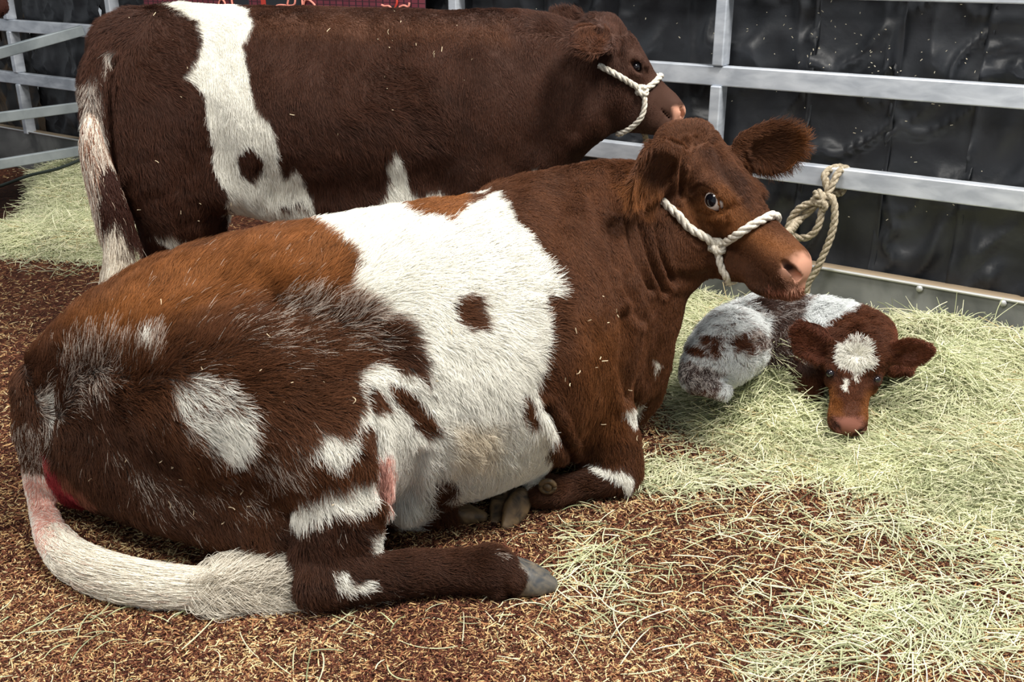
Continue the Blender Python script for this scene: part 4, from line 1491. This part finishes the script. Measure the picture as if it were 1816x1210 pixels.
# thin scatter of hay on the chips
rr = np.random.default_rng(77)
SC = [(1160, 850, 60, 18, 700), (1290, 850, 110, 18, 1000), (1040, 1010, 40, 35, 260), (1110, 1080, 120, 40, 100), (1580, 1100, 130, 50, 1100), (1700, 1130, 110, 50, 1100), (1760, 980, 90, 40, 800), (1480, 950, 150, 40, 420),
      (1400, 1195, 70, 15, 200), (1240, 560, 30, 20, 500), (1190, 640, 14, 70, 330), (1600, 920, 100, 30, 500), (1230, 960, 150, 60, 150), (1250, 1120, 200, 50, 110), (600, 1150, 400, 50, 90), (250, 1130, 200, 60, 60), (100, 470, 80, 14, 160)]
pts = []
for px, py, sx, sy, n_ in SC:
    for _ in range(int(n_ * .55)):
        x, y = rr.normal(px, sx), rr.normal(py, sy)
        if y > 440:
            g = G(x, y)
            if (g - F0) @ FN > .05:
                pts.append(g)
base = np.array(pts)
base[:, 2] = .008 + .018 * rr.random(len(base))
tag(hay_strands('hay_wisps', base, None, (.04, .20), 41, .08), 'loose hay wisps scattered over the brown bedding in front of the hay pile', 'hay', kind='stuff')


# ------------------------------------------------------------------ hooves, ropes, and putting the animals together
from mathutils.bvhtree import BVHTree

m_hoof = new_mat('hoof_horn', srgb(120, 104, 84), .45, .35)
add_noise_color(m_hoof, srgb(58, 48, 38), srgb(128, 104, 74), 28, 6, 1.2)
add_bump(m_hoof, 60, .25, .004)
m_hoofg = new_mat('slate_hoof_horn', srgb(112, 112, 110), .38, .4)
add_noise_color(m_hoofg, srgb(66, 68, 70), srgb(134, 122, 104), 24, 6, 1.2)
m_rope = new_mat('cotton_rope', srgb(216, 208, 194), .85, .1)
add_noise_color(m_rope, srgb(190, 180, 164), srgb(232, 226, 212), 120, 4)
add_bump(m_rope, 420, .5, .002)
m_rope2 = new_mat('tan_rope', srgb(168, 154, 132), .85, .1)
add_noise_color(m_rope2, srgb(138, 124, 102), srgb(190, 178, 156), 120, 4)
add_bump(m_rope2, 420, .5, .002)
m_tooth = new_mat('tongue_tip', srgb(226, 214, 204), .35)
m_eye = new_mat('eyeball', (0.01, 0.008, 0.01), .04, .8)


def eye_material(name, c, look, iris_cos, white):
    """moist eyeball: dark iris on the side it looks to, white elsewhere"""
    m = new_mat(name, (0, 0, 0), .08, .45)
    nt = m.node_tree
    g = nt.nodes.new('ShaderNodeNewGeometry')
    sub = nt.nodes.new('ShaderNodeVectorMath')
    sub.operation = 'SUBTRACT'
    sub.inputs[1].default_value = tuple(np.asarray(c) * U)
    nz = nt.nodes.new('ShaderNodeVectorMath')
    nz.operation = 'NORMALIZE'
    dt = nt.nodes.new('ShaderNodeVectorMath')
    dt.operation = 'DOT_PRODUCT'
    dt.inputs[1].default_value = tuple(nrm(look))
    rp = nt.nodes.new('ShaderNodeValToRGB')
    rp.color_ramp.elements[0].position = iris_cos - .03
    rp.color_ramp.elements[0].color = (*white, 1)
    rp.color_ramp.elements[1].position = iris_cos + .03
    rp.color_ramp.elements[1].color = (.006, .006, .009, 1)
    nt.links.new(g.outputs['Position'], sub.inputs[0])
    nt.links.new(sub.outputs[0], nz.inputs[0])
    nt.links.new(nz.outputs[0], dt.inputs[0])
    nt.links.new(dt.outputs['Value'], rp.inputs['Fac'])
    nt.links.new(rp.outputs['Color'], nt.nodes['Principled BSDF'].inputs['Base Color'])
    return m


def rope(name, path, r, mat, parent=None, pitch=3.2, sub=10, label=None, cat=None):
    C = catmull(path, sub)
    seg = np.r_[0, np.cumsum(np.linalg.norm(np.diff(C, axis=0), axis=1))]
    L = seg[-1]
    step = r * .62
    n = max(int(L / step), 8)
    s = np.linspace(0, L, n)
    C = np.stack([np.interp(s, seg, C[:, d]) for d in range(3)], 1)
    T = nrm(np.gradient(C, axis=0))
    nn_ = nrm(np.cross(T[0], [0.3, .5, .8]))
    fr = []
    for i in range(n):
        nn_ = nrm(nn_ - T[i] * (nn_ @ T[i]))
        fr.append((nn_, np.cross(T[i], nn_)))
    V, F = [], []
    for k in range(3):
        path_k = []
        for i in range(n):
            a = s[i] / (r * pitch * 2) * 2 * math.pi + k * 2 * math.pi / 3
            path_k.append(C[i] + (math.cos(a) * fr[i][0] + math.sin(a) * fr[i][1]) * r * .50)
        v, f = tube_mesh(path_k, r * .56, 6)
        F += [tuple(x + len(V) for x in y) for y in f]
        V += v
    o = raw_mesh(name, V, F, mat, parent)
    if label:
        tag(o, label, cat)
    return o


def blob(name, c, rad, mat, parent, seed=1, amp=.15, axes=None):
    V, F = [], []
    nu, nv = 14, 10
    ax = np.eye(3) if axes is None else axes
    for i in range(nv + 1):
        for j in range(nu):
            th, ph = math.pi * i / nv, 2 * math.pi * j / nu
            V.append([math.sin(th) * math.cos(ph), math.sin(th) * math.sin(ph), math.cos(th)])
    V = np.array(V)
    V *= (1 + amp * vnoise(V, 2.2, seed))[:, None]
    V = np.asarray(c) + (V * (np.ones(3) * rad)) @ ax
    for i in range(nv):
        for j in range(nu):
            F.append((i * nu + j, i * nu + (j + 1) % nu, (i + 1) * nu + (j + 1) % nu, (i + 1) * nu + j))
    return raw_mesh(name, V, np.array(F), mat, parent)


def knot(name, c, r, mat, parent, seed=3, turns=3):
    """a hitch: rope turns wound around each other"""
    rr = np.random.default_rng(seed)
    pts = []
    n = 10 * turns
    ax = nrm(rr.standard_normal(3))
    e1 = nrm(np.cross(ax, [0, .3, 1]))
    e2 = np.cross(ax, e1)
    for i in range(n):
        a = 2 * math.pi * i / 10
        q = e1 * math.cos(a) + e2 * math.sin(a)
        tilt = i / n * 2.2
        q = q * math.cos(tilt * .5) + ax * math.sin(a * .5 + tilt) * .8
        pts.append(np.asarray(c) + q * r * 1.35)
    return rope(name, pts, r, mat, parent, sub=4)


def surf_hit(bvh, px, py, off):
    d = nrm(ray(px, py))
    h = bvh.ray_cast(Vector((0, 0, CAMH)), Vector(d))
    if h[0] is None:
        return None
    return np.array(h[0]) + np.array(h[1]) * off


def halter(name, head, bvh, cheek, nose, chin, r, label, parent=None):
    """rope halter: cheek strap, noseband and chin strap laid on the head, mirrored on its far side"""
    def loc(p):
        d = (np.asarray(p) - head.O) / head.L
        return np.array([d @ head.N, d @ head.T, d @ head.Up])

    def wrap(p_loc):
        """push a head-frame point out to the surface"""
        w = head.w(*p_loc)
        q = bvh.find_nearest(Vector(w))
        return np.array(q[0]) + np.array(q[1]) * r * .7
    root = empty(name, head.w(0, .6, .1))
    tag(root, label, 'halter')
    ck = [surf_hit(bvh, x, y, r * .75) for x, y in cheek]
    ck = [c for c in ck if c is not None]
    ns = [surf_hit(bvh, x, y, r * .75) for x, y in nose]
    ns = [c for c in ns if c is not None]
    ch = [surf_hit(bvh, x, y, r * .75) for x, y in chin]
    ch = [c for c in ch if c is not None]
    K = ck[-1]

    def mir(p):
        l = loc(p)
        l[0] = -l[0]
        return wrap(l)
    rope('cheek_strap', ck + [K], r, m_rope, root)
    top = loc(ns[-1])
    over = [wrap([top[0] * f, top[1] + .01, top[2] + .03]) for f in (.4, -.4)]
    rope('noseband', [K] + ns + over + [mir(p) for p in ns[::-1]] + [mir(K)], r, m_rope, root)
    bot = loc(ch[-1])
    under = [wrap([bot[0] * f, bot[1], bot[2] - .06]) for f in (.3, -.3)]
    rope('chin_strap', [K] + ch + under + [mir(p) for p in ch[::-1]] + [mir(K)], r * .9, m_rope, root)
    rope('cheek_strap', [mir(p) for p in ck], r, m_rope, root)
    knot('knot', K, r * .95, m_rope, root, 3, 2)
    return root, mir(K)


def animal(name, field, coat, guides, count, rad, label, cat, base, seed, smooth=2, head=None, creases=(), **kw):
    F = field()
    avoid = [(head.eye_c(s), .074 * head.L) for s in (1, -1)]
    V, Q = F.mesh()
    V = smooth_mesh(V, Q, smooth)
    N = vert_normals(V, Q)
    gp = np.array([[g[0], g[1]] for g in guides], float)
    pv, _ = proj(V)
    V = V - N * np.minimum(idw(pv, gp, np.array([[g[4]] for g in guides], float)) * .30, .016)     # leave room for the coat
    V = crease(V, N, creases)
    N = vert_normals(V, Q)
    root = empty(name, base)
    tag(root, label, cat)
    raw_mesh('body', V, Q, m_skin, root, colors=coat_mesh_colors(V, coat))
    grow_hair('coat_hair', root, V, Q, N, coat, guides, count, rad, m_hair, seed, avoid=avoid, **kw)
    bvh = BVHTree.FromPolygons(V.tolist(), Q.tolist())
    return root, bvh


# guides: px, py, dx, dy (combing direction), hair length
GUIDE_A = [(120, 620, .2, -1, .045), (220, 540, .3, -1, .04), (350, 470, .3, -1, .034), (480, 430, .3, -.9, .032), (560, 460, .5, -.8, .034), (240, 620, .2, -1, .05), (360, 580, .4, -.8, .045), (480, 560, .6, -.8, .05),
           (600, 560, .8, -.6, .05), (700, 600, 1, -.1, .05), (450, 640, 1, -.1, .045), (580, 680, 1, .1, .042), (350, 700, .6, .5, .045), (420, 770, .6, .8, .048), (300, 800, .5, .8, .05), (180, 700, .8, .1, .05), (90, 700, .5, -.5, .04),
           (120, 800, .1, 1, .045), (250, 880, .5, .8, .04), (400, 900, .6, .7, .045), (520, 850, .5, .9, .05), (600, 860, .4, 1, .055), (640, 800, .5, .8, .042), (600, 950, .3, 1, .035), (540, 1010, .4, 1, .034),
           (640, 1020, .9, .4, .024), (740, 1010, 1, .15, .02), (850, 1000, 1, .3, .02), (900, 1030, .9, .6, .014), (660, 950, .8, .6, .035), (40, 720, 0, 1, .03), (50, 800, .05, 1, .018), (70, 900, .2, 1, .012),
           (700, 420, .4, -.6, .034), (800, 380, .5, -.4, .032), (850, 370, .6, -.5, .034), (700, 500, .6, -.1, .034), (800, 480, .8, -.2, .034), (780, 570, .7, .3, .034), (900, 440, 1, -.3, .04), (950, 500, 1, -.25, .055),
           (955, 560, 1, .05, .045), (950, 620, .9, .4, .04), (860, 660, .6, .8, .036), (720, 680, .6, .8, .034), (720, 800, .4, .9, .034), (850, 780, .4, .9, .036), (800, 860, .3, 1, .045), (900, 820, .4, 1, .045), (960, 760, .3, 1, .04),
           (740, 890, .1, 1, .055), (690, 830, .2, 1, .02), (1000, 420, .2, .9, .014), (930, 370, .6, .4, .018), (1050, 340, .3, .9, .014), (1050, 520, .2, 1, .014), (1020, 640, .2, 1, .02), (1100, 640, .2, 1, .016), (1000, 720, .2, 1, .034),
           (1060, 760, .3, 1, .03), (1100, 820, .3, 1, .028), (1050, 860, -1, .2, .02), (980, 880, -1, .3, .018), (920, 890, -1, .4, .010), (1150, 560, .1, 1, .014), (1130, 700, .1, 1, .03), (1110, 420, .2, 1, .014), (1150, 480, .2, 1, .012),
           (1120, 310, -.8, .5, .028), (1110, 345, -.5, .9, .04), (1165, 350, -.3, 1, .034), (1175, 290, -.6, .7, .016), (1240, 225, .1, -1, .018), (1210, 245, -.3, -.8, .012), (1200, 275, -.3, .6, .009), (1290, 260, .5, .6, .010), (1260, 310, .3, .8, .008),
           (1220, 380, -.2, .9, .009), (1300, 400, .5, .7, .007), (1340, 440, .6, .6, .006), (1390, 430, .6, .6, .005), (1280, 470, .3, .8, .009), (1330, 490, .5, .6, .008), (1370, 518, .4, .9, .02), (1400, 525, .4, .9, .022), (1400, 480, .6, .6, .0012), (1425, 465, .6, .6, .0012),
           (1430, 495, .6, .6, .0015), (1380, 250, .7, -.5, .022), (1425, 235, .7, -.7, .03), (1435, 270, .9, .4, .034), (1400, 300, .5, .9, .034), (1350, 290, .4, .9, .03), (1335, 260, .6, -.3, .016), (1250, 500, .3, .9, .012)]
GUIDE_B = [(220, 40, -.6, .6, .04), (170, 100, -.2, 1, .035), (160, 200, 0, 1, .03), (180, 300, .2, 1, .04), (210, 420, .1, 1, .04), (300, 60, .5, .4, .034), (300, 130, .6, .5, .036), (260, 250, .1, 1, .030), (340, 300, .2, 1, .032), (300, 420, .3, 1, .034),
           (380, 18, .8, .3, .010), (600, 30, .8, .3, .010), (400, 100, .1, 1, .02), (420, 230, .2, 1, .026), (480, 340, .1, 1, .034), (550, 370, .2, 1, .036), (520, 100, .1, 1, .02), (600, 60, .3, .6, .014), (620, 160, .4, .8, .026), (650, 200, .9, .5, .036), (720, 180, 1, .3, .034), (760, 240, .8, .8, .034),
           (620, 280, .35, 1, .032), (700, 310, .2, 1, .034), (800, 300, .2, 1, .022), (800, 80, .3, .9, .014), (880, 150, .1, 1, .012), (900, 280, .1, 1, .012), (980, 130, 0, 1, .012), (960, 230, .1, 1, .012), (1040, 150, -.1, 1, .010), (1080, 190, .2, .9, .009),
           (1060, 80, -.4, .9, .026), (1035, 90, -.7, .6, .024), (1045, 115, -.3, 1, .026), (990, 25, -.5, -.9, .022), (1090, 40, .1, -.8, .016), (1130, 100, .5, .8, .006), (1170, 170, .5, .8, .004), (1150, 210, .6, .5, .005), (1204, 200, .5, .5, .001)]
GUIDE_C = [(1230, 600, -.4, .9, .03), (1280, 560, -.3, .6, .032), (1340, 550, .7, .3, .034), (1400, 560, .8, .4, .034), (1380, 620, .7, .5, .034), (1300, 620, .6, .6, .032), (1460, 560, .4, .8, .040), (1500, 570, .4, .8, .032), (1240, 650, .1, 1, .016), (1250, 680, .4, .8, .012),
           (1430, 660, .3, 1, .034), (1400, 700, .3, 1, .03), (1560, 590, .5, .6, .026), (1600, 660, .6, .8, .022), (1430, 600, -.6, -.6, .008), (1420, 580, -.6, -.7, .012), (1630, 620, .9, -.1, .008), (1650, 615, 1, 0, .010), (1600, 610, .5, -.5, .012),
           (1518, 622, .1, -.9, .030), (1500, 635, -.7, .4, .028), (1535, 640, .7, .5, .028), (1518, 655, .1, 1, .022), (1500, 680, -.1, 1, .016), (1560, 640, .5, .5, .018), (1475, 630, -.5, .5, .018), (1475, 664, -.1, 1, .0015), (1557, 672, .2, 1, .0015), (1480, 700, -.1, 1, .009), (1540, 700, .2, 1, .009), (1510, 720, 0, 1, .005), (1505, 755, 0, 1, .001)]

CREASE_A = [([(1108, 392), (1122, 450), (1152, 512)], 6, .012), ([(1132, 396), (1150, 455), (1176, 515)], 6, .014), ([(1160, 400), (1172, 450), (1192, 498)], 6, .012), ([(1078, 395), (1100, 480), (1135, 565)], 8, .011),
            ([(1045, 345), (1062, 410), (1090, 470)], 8, .007), ([(1217, 255), (1209, 300), (1206, 350)], 5, .007), ([(1232, 250), (1222, 290)], 4, .005), ([(1296, 268), (1326, 315), (1345, 360)], 5, .008), ([(1318, 275), (1343, 325), (1352, 372)], 4, .007),
            ([(1265, 255), (1280, 300), (1310, 345)], 6, .006), ([(1204, 365), (1214, 395), (1240, 428)], 5, .006), ([(1228, 335), (1245, 328), (1268, 342)], 4, .006), ([(1240, 376), (1262, 380), (1285, 370)], 5, .006), ([(1275, 372), (1288, 385), (1290, 400)], 5, .005),
            ([(970, 720), (985, 752), (1012, 800)], 9, .022), ([(648, 690), (660, 745), (667, 800), (672, 880)], 8, .022), ([(700, 890), (730, 860), (745, 800)], 12, .010), ([(480, 545), (620, 590), (700, 640)], 26, .010), ([(500, 985), (520, 940), (510, 900)], 14, .012),
            ([(1000, 320), (975, 430), (985, 560), (970, 700)], 30, .016), ([(1110, 560), (1105, 640), (1112, 700)], 12, .014), ([(1190, 490), (1225, 492), (1262, 486)], 10, .008), ([(110, 640), (90, 720), (95, 800)], 12, .012)]
CREASE_B = [([(1000, 70), (985, 150), (960, 250)], 26, .010), ([(1035, 110), (1040, 170), (1020, 230)], 12, .008), ([(905, 70), (925, 180), (915, 300)], 24, .010), ([(800, 90), (815, 200), (790, 320)], 30, .014), ([(560, 100), (630, 130), (690, 110)], 45, .016),
            ([(380, 210), (400, 300), (420, 380)], 26, .012), ([(200, 110), (196, 200), (205, 300)], 8, .02), ([(1100, 100), (1108, 130), (1122, 140)], 8, .005), ([(1135, 150), (1120, 190), (1090, 215)], 16, .006)]

# ------------------------------------------------------------------ standing cow
cow_b, bvh_b = animal('cow', cow_standing_field, coat_b, GUIDE_B, 240000, .00056,
                      'dark brown and white cow standing along the fence at the back', 'cow', [P(560, 300, 3.8)[0], 3.8, 0], 51,
                      head=head_b, creases=CREASE_B, curl=.22)
head_b.eyes(cow_b, m_eye, er=.044)
swish('tail_switch', cow_b, [(P(164, 185, 3.59), .012), (P(163, 250, 3.53), .038), (P(180, 320, 3.52), .042), (P(206, 400, 3.52), .03)], 4200, .24, .22,
      [(srgb(228, 216, 200), .6), (srgb(150, 112, 92), .2), (srgb(84, 48, 36), .20)], m_hair, 61, gravity=.6, t_range=(0, .8))
swish('tail_switch', cow_b, [(P(178, 290, 3.52), .03), (P(198, 360, 3.50), .045), (P(212, 410, 3.50), .045)], 4200, .16, .25,
      [(srgb(62, 36, 28), .8), (srgb(170, 150, 132), .2)], m_hair, 62, gravity=.6, t_range=(0, .7))
swish('tail_switch', cow_b, [(P(202, 385, 3.48), .03), (P(210, 440, 3.48), .045), (P(210, 500, 3.48), .065), (P(205, 550, 3.48), .085)], 9500, .30, .22,
      [(srgb(236, 226, 208), .7), (srgb(190, 176, 158), .2), (srgb(140, 120, 104), .1)], m_hair, 63, gravity=.5, t_range=(0, .6))
blob('tongue_tip', P(1184, 228, 3.50), (.018, .012, .008), m_tooth, cow_b, 2, .1)
for px, py, Yh in ((288, 580, 3.84), (345, 570, 4.22), (868, 610, 3.55), (900, 600, 3.85)):
    g = P(px, py, Yh)
    g[2] = 0.0
    hoof('hoof', g + [-.07, .02, .0], g + [.09, -.03, .0], (0, 0, 1), .038, m_hoofg, cow_b)
    hoof('hoof', g + [-.07, .09, .0], g + [.09, .05, .0], (0, 0, 1), .038, m_hoofg, cow_b)
halter_b, kb_far = halter('rope_halter', head_b, bvh_b, [(1062, 116), (1080, 125), (1100, 138), (1122, 152), (1137, 161)],
                          [(1150, 155), (1160, 147), (1167, 139)], [(1143, 180), (1138, 205), (1122, 222), (1106, 231)], .0108,
                          'white twisted rope halter on the standing cow\'s head')
lead0 = P(1143, 236, 3.55)
rope('lead_rope', [lead0, P(1146, 250, 3.6), P(1155, 275, 3.7), P(1180, 320, 3.9), onf(1210, 285, .06) * [1, 1, 1]], .011, m_rope2, None,
     label='grey lead rope hanging from the standing cow\'s chin', cat='rope')

# ------------------------------------------------------------------ lying cow
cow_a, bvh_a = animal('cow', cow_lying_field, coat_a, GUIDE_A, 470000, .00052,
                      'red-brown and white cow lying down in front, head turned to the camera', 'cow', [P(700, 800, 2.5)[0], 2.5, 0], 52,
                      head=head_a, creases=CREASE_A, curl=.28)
m_eye_a = eye_material('rolled_eyeball', head_a.eye_c(1), nrm(np.array([-.72, -.66, .10])), .80, srgb(214, 200, 194))
head_a.eyes(cow_a, m_eye_a, (1,), .066)
head_a.eyes(cow_a, m_eye, (-1,))
TA = [(P(62, 680, 2.36), .04), (P(44, 740, 2.34), .044), (P(52, 820, 2.33), .032), (P(75, 900, 2.30), .032), (G(92, 950, .05), .04), (G(125, 990, .045), .05), (G(185, 1020, .05), .052), (G(260, 1038, .05), .048), (G(330, 1045, .045), .044), (G(400, 1045, .045), .04)]
swish('tail_switch', cow_a, TA[4:], 9000, .16, .05, [(srgb(238, 230, 214), .8), (srgb(214, 190, 172), .15), (srgb(120, 90, 76), .05)], m_hair, 71, t_range=(0, .8), wave=.008, rad=.0006)
swish('tail_switch', cow_a, [(c_, r_ * .6) for c_, r_ in TA[7:]] + [(G(440, 1040, .04), .04)], 9000, .27, .52, [(srgb(226, 218, 202), .65), (srgb(178, 168, 152), .25), (srgb(104, 92, 80), .12)], m_hair, 72, t_range=(.35, 1), wave=.06, rad=.00050, gravity=.15)
# hooves
hoof('hoof', P(908, 856, 2.44), P(876, 932, 2.335), (.25, 1, .25), .040, m_hoof, cow_a, length_up=.8)
hoof('hoof', P(940, 868, 2.40), P(896, 942, 2.305), (.25, 1, .25), .042, m_hoof, cow_a, length_up=.8)
hoof('hoof', G(902, 1050, .004), G(990, 1045, .004), (0, 0, 1), .050, m_hoofg, cow_a, length_up=.95)
hoof('hoof', G(900, 1034, .004), G(978, 1030, .004), (0, 0, 1), .044, m_hoofg, cow_a, length_up=.9)
hoof('hoof', G(788, 924, .004), G(866, 922, .004), (0, 0, 1), .042, m_hoof, cow_a, length_up=.85)
for c, a_ in ((P(971, 863, 2.38), .019), (P(943, 848, 2.42), .016), (P(775, 914, 2.40), .018), (G(880, 1052, .02), .016)):
    C = [c + np.array([math.cos(t), -.15 * math.sin(t), math.sin(t)]) * a_ for t in np.linspace(0, 2 * math.pi, 18)]
    raw_mesh('dewclaw', *tube_mesh(C, a_ * .38, 8), m_hoof, cow_a)
    blob('dewclaw', c + [0, .004, 0], a_ * .8, m_hoof, cow_a, 4, .2)
halter_a, ka_far = halter('rope_halter', head_a, bvh_a, [(1170, 353), (1182, 368), (1200, 384), (1222, 402), (1246, 420), (1268, 437)],
                          [(1290, 428), (1312, 414), (1335, 401), (1355, 391), (1368, 385)], [(1275, 455), (1282, 475), (1290, 488), (1297, 499)], .0128,
                          'white twisted rope halter on the lying cow\'s face')

# lead of the lying cow, tied to the rail
RY = lambda px, py, off: onf(px, py, off)
lead = empty('lead_rope', RY(1475, 345, .08))
tag(lead, 'tan lead rope knotted around the fence rail right of the lying cow', 'rope')
rr_ = .0145
rope('lead_line', [ka_far, P(1350, 440, 3.3), P(1395, 415, 3.5), RY(1432, 382, .10), RY(1468, 348, .09)], rr_ * 1.15, m_rope2, lead, pitch=6)
rope('rail_turn', [RY(1483, 340, .08), RY(1477, 322, .075), RY(1472, 306, .06), RY(1475, 299, .02), RY(1484, 298, -.02), RY(1488, 302, -.035), RY(1480, 330, -.04), RY(1485, 345, .01)], rr_, m_rope2, lead)
rope('rail_turn', [RY(1478, 342, .085), RY(1486, 326, .08), RY(1492, 308, .06), RY(1494, 301, .02), RY(1498, 301, -.02), RY(1500, 320, -.04), RY(1490, 345, .0)], rr_, m_rope2, lead)
rope('slip_loop', [RY(1470, 350, .09), RY(1448, 353, .10), RY(1428, 366, .10), RY(1416, 386, .10), RY(1415, 402, .10), RY(1426, 411, .10), RY(1444, 412, .10), RY(1460, 402, .10), RY(1469, 384, .10), RY(1472, 362, .09)], rr_, m_rope2, lead)
rope('tail_end', [RY(1476, 342, .09), RY(1488, 340, .10), RY(1494, 352, .10), RY(1495, 380, .10), RY(1488, 410, .10), RY(1476, 440, .10), RY(1462, 470, .10), RY(1448, 492, .10), RY(1440, 530, .08)], rr_, m_rope2, lead)
knot('knot', RY(1467, 341, .095), rr_ * 1.0, m_rope2, lead, 5, 2)
knot('knot', RY(1475, 352, .095), rr_ * .9, m_rope2, lead, 8, 2)

# ------------------------------------------------------------------ calf
calf, bvh_c = animal('calf', calf_field, coat_c, GUIDE_C, 120000, .00060,
                     'newborn brown and white calf curled up in the hay', 'calf', [P(1400, 640, 3.2)[0], 3.2, 0], 53,
                     head=head_c, curl=.6, clump=(55, .95), lift=1.0, roan=.5)
for ex, ey in ((1475, 663), (1556, 673)):
    raw_c = surf_hit(bvh_c, ex, ey, -.0085)
    blob('eye', raw_c, .0130, m_eye, calf, 1, 0)

# ------------------------------------------------------------------ cow behind the side gate, and bits of straw on the coats
GUIDE_D = [(-200, 0, -.3, 1, .02), (20, 0, .5, .7, .012)]


def coat_d(p, q):
    return np.zeros(len(p)), np.tile(srgb(66, 36, 28), (len(p), 1)), np.tile(WHITE, (len(p), 1)), ()


cow_d, bvh_d = animal('cow', cow_far_field, coat_d, GUIDE_D, 24000, .0010, 'dark brown cow reaching its muzzle in over the side gate, at the corner', 'cow', [-4.3, 5.95, 0], 54, head=head_d)
head_d.eyes(cow_d, m_eye)
for x, y in ((-4.95, 5.9), (-4.95, 6.25), (-4.3, 5.72), (-4.3, 6.02)):
    hoof('hoof', [x - .05, y, 0], [x + .1, y - .02, 0], (0, 0, 1), .05, m_hoofg, cow_d)

r = np.random.default_rng(99)
for root, bvh, cols in ((cow_a, bvh_a, [(300, 850, 150, 60, 22), (560, 650, 140, 90, 12), (1060, 640, 50, 90, 16), (800, 480, 100, 80, 5)]),
                        (cow_b, bvh_b, [(660, 110, 60, 50, 14), (450, 100, 120, 70, 10), (350, 380, 80, 30, 8), (880, 150, 60, 80, 4)])):
    pts = []
    for px, py, sx, sy, n_ in cols:
        for _ in range(n_):
            h = surf_hit(bvh, r.normal(px, sx), r.normal(py, sy), .016)
            if h is not None:
                pts.append(h)
    pts = np.array(pts)
    PT = sticks(pts, r.uniform(.006, .018, len(pts)), r.uniform(0, 6.28, len(pts)), r.normal(0, .9, len(pts)), r.normal(0, .5, len(pts)), 4)
    tag(raw_curves('straw_bits', PT, np.full((len(pts), 4), .0009), np.tile(srgb(222, 202, 168), (len(pts), 1)), m_hay, root), kind='stuff')
print('script', round(time.time() - T_START, 1))
